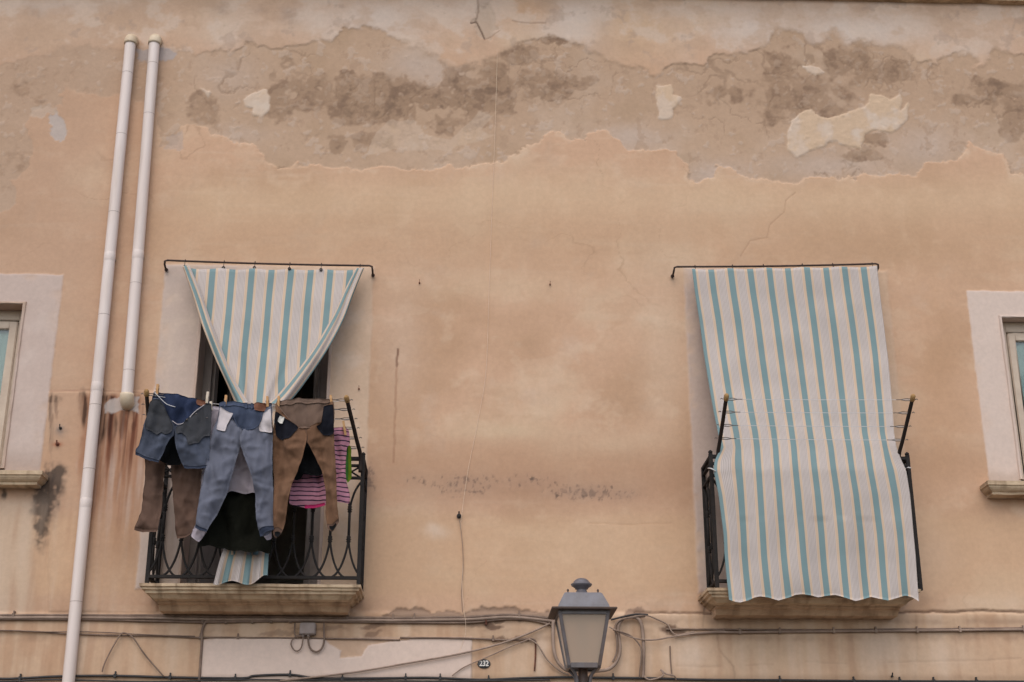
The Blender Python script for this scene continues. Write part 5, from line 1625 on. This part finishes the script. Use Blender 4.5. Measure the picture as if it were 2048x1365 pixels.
cable('black cable along the bottom edge right of the lantern', [(1190, 1356), (1300, 1357), (1400, 1360), (1560, 1361), (1800, 1363), (2700, 1366)], .008, M_BLACK, .026, (1225, 1560, 1700, 1800, 1870, 1985))
cable('grey looped wire rising to a peak beside the long drainpipe', [(204, 1344), (210, 1325), (228, 1290), (242, 1269), (252, 1267), (268, 1278), (290, 1310), (328, 1354)], .0045, M_CABLE2, .036)
cable('dark riser at the left end of the pale panel', [(398, 1364), (402, 1310), (404, 1280), (404, 1262), (412, 1244), (424, 1240)], .008, M_CABLE2, .026)
cable('thin line sagging from beside the panel to the lantern', [(560, 1362), (700, 1346), (820, 1326), (920, 1308), (1000, 1288), (1060, 1266), (1100, 1247)], .006, M_CABLE, .040)
cable('thin wire rising from the bottom cable toward the lantern eave', [(904, 1352), (930, 1334), (980, 1312), (1030, 1290), (1060, 1278)], .0035, M_CABLE, .034)
cable('long pale wire hanging down the middle of the facade', [(994, 100, .004), (994, 130, .006), (990, 260, .006), (984, 420, .006), (978, 580, .006), (972, 740, .008), (956, 840, .008), (938, 930, .008), (930, 980, .016), (923, 1034, .022), (922, 1060, .008), (926, 1110, .008), (924, 1170, .016), (928, 1220, .03), (931, 1245, .04), (930, 1272, .026), (916, 1310, .020), (898, 1350, .018)], .0011, M_CABLEL, .008)
cable('brown wire beside the long pale wire below the hook', [(919, 1040, .02), (925, 1090, .014), (926, 1140, .014), (923, 1180, .014), (925, 1225, .02)], .002, M_CABLE)
cable('bent wire curling from the rusty conduit to the lantern foot', [(1058, 1279), (1075, 1290), (1095, 1320), (1120, 1342), (1138, 1350)], .005, M_CABLE, .036)
cable('straight rusty pin hanging from the conduit left of the lantern', [(1071, 1282), (1071, 1310), (1069, 1342)], .005, M_RUST, .022)
cable('grey conduit looping down behind the lantern', [(1106, 1244, .03), (1106, 1280, .04), (1110, 1310, .045), (1122, 1332, .05), (1145, 1344, .05), (1200, 1342, .05), (1222, 1336, .05), (1236, 1318, .045), (1240, 1296, .04), (1237, 1270, .04), (1236, 1254, .04), (1244, 1240, .04), (1258, 1233, .04), (1276, 1238, .04), (1284, 1254, .04), (1287, 1290, .04), (1287, 1320, .04), (1286, 1356, .03)], .011, M_CABLE, .03)
cable('second conduit looping inside the first right of the lantern', [(1225, 1325, .055), (1233, 1306, .055), (1234, 1280, .055), (1230, 1258, .055), (1236, 1244, .055), (1252, 1237, .055), (1290, 1233, .04)], .006, M_CABLE2)
cable('black joint wire above the looping conduit', [(1222, 1240, .03), (1250, 1233, .05), (1272, 1229, .05), (1296, 1230, .05)], .006, M_BLACK)
cable('wire dropping in a hump right of the looping conduit', [(1255, 1236, .05), (1290, 1231, .05), (1316, 1240, .04), (1335, 1250, .03), (1344, 1264, .03), (1356, 1270, .03), (1390, 1264, .03)], .005, M_CABLE)
cable('wire sagging right from the lantern to the rusty run', [(1218, 1254, .08), (1250, 1270, .06), (1280, 1279, .06), (1310, 1280, .05), (1345, 1274, .04), (1400, 1266, .03), (1450, 1262, .026)], .005, M_CABLE)
cable('wire bending down into the bottom cable right of the lantern', [(1226, 1260, .08), (1258, 1270, .06), (1276, 1286, .06), (1283, 1304, .06), (1280, 1340, .05), (1279, 1356, .03)], .005, M_CABLE2)
cable('grey cable running right under the full-length curtain', [(1380, 1268), (1430, 1265), (1480, 1265), (1560, 1264), (1680, 1263), (1800, 1262), (1920, 1261), (2700, 1252)], .008, M_CABLE, .028, (1480, 1562, 1666, 1750, 1840, 1923, 2020))
cable('brown cable running right just above the grey one', [(1332, 1259), (1400, 1259), (1560, 1260), (1800, 1259), (2700, 1249)], .006, M_CABLE2, .022)
cable('short upright pin above the bottom cable right of the lantern', [(1340, 1292), (1341, 1320), (1344, 1352)], .004, M_CABLE2, .022)
cable('tangle of wire ends on the bottom cable right of the lantern', [(1286, 1352, .03), (1300, 1360, .05), (1326, 1352, .05), (1322, 1340, .04), (1332, 1348, .05), (1348, 1352, .05), (1352, 1360, .03)], .005, M_CABLE)

def junction_box():
    c = P(616, 1259, .03)
    t = thing('junction_box', (c.x, 0, c.z), 'grey junction box with two cable loops under the left balcony', 'junction box')
    w, h = .050, .037
    m = MB(); m.box(c.x - w, c.x + w, -.062, 0, c.z - h, c.z + h)
    build('box', m, M_BOX, t, bevel=.006)
    m = MB(); m.box(c.x - w + .004, c.x + w - .004, -.068, -.060, c.z - h + .004, c.z + h - .004)
    build('lid', m, M_BOX, t, bevel=.003)
    for pts, r in (([(602, 1268), (588, 1276), (582, 1288), (588, 1300), (596, 1302), (603, 1294), (607, 1270)], .004), ([(617, 1268), (617, 1286), (622, 1299), (632, 1304), (642, 1299), (648, 1284), (648, 1264), (648, 1246)], .006),
                   ([(590, 1246), (590, 1270), (604, 1272)], .005)):
        m = MB(); m.tube(spline([P(a, b, .04) for a, b in pts], 8), r, 8)
        build('cable_loop', m, M_CABLE2, t, smooth=True)
    for px in (606, 617):
        p = P(px, 1270, .035); m = MB(); m.lathe((p.x, p.y, p.z - .012), [(.010, 0), (.012, .004), (.012, .02)], 10)
        build('gland', m, M_BOX, t)
junction_box()

def stub(label, px, py, r, material, name='wall_hook', cat='hook', l=.04):
    p = P(px, py, 0)
    t = thing(name, p, label, cat, 'small metal fixings in the plaster')
    m = MB(); m.tube([p + Vector((0, .02, 0)), p + Vector((0, -l * .6, 0)), p + Vector((0, -l, -.004))], [r, r, r * .7], 8)
    m.tube([p + Vector((0, -l * .8, 0)), p + Vector((0, -l * .9, .012)), p + Vector((0, -l, .02))], r * .6, 6)
    build('shank', m, material, t)
    m = MB(); m.tube([p + Vector((0, .0, 0)), p + Vector((0, -.012, 0))], r * 1.7, 10)
    build('collar', m, material, t)
stub('dark iron hook where the long pale wire is anchored', 918, 1033, .009, M_BLACK, l=.05)
stub('small nail in the plain wall right of the left rod', 839, 567, .0032, M_RUST, l=.022)
stub('small nail in the plain wall left of the right rod', 1100, 570, .0032, M_RUST, l=.022)
stub('rusty bracket stub in the corner beside the left window', 116, 890, .008, M_RUST)
stub('iron peg beside the long drainpipe below the left window corner', 122, 858, .006, M_BLACK)
stub('rusty stub under the cable bundle left of the lantern', 972, 1249, .009, M_RUST)
stub('dark wire end sticking up on the bottom cable at right', 1782, 1354, .007, M_BLACK)
stub('small nail in the pale door surround right of the rack', 718, 779, .0032, M_RUST, l=.022)
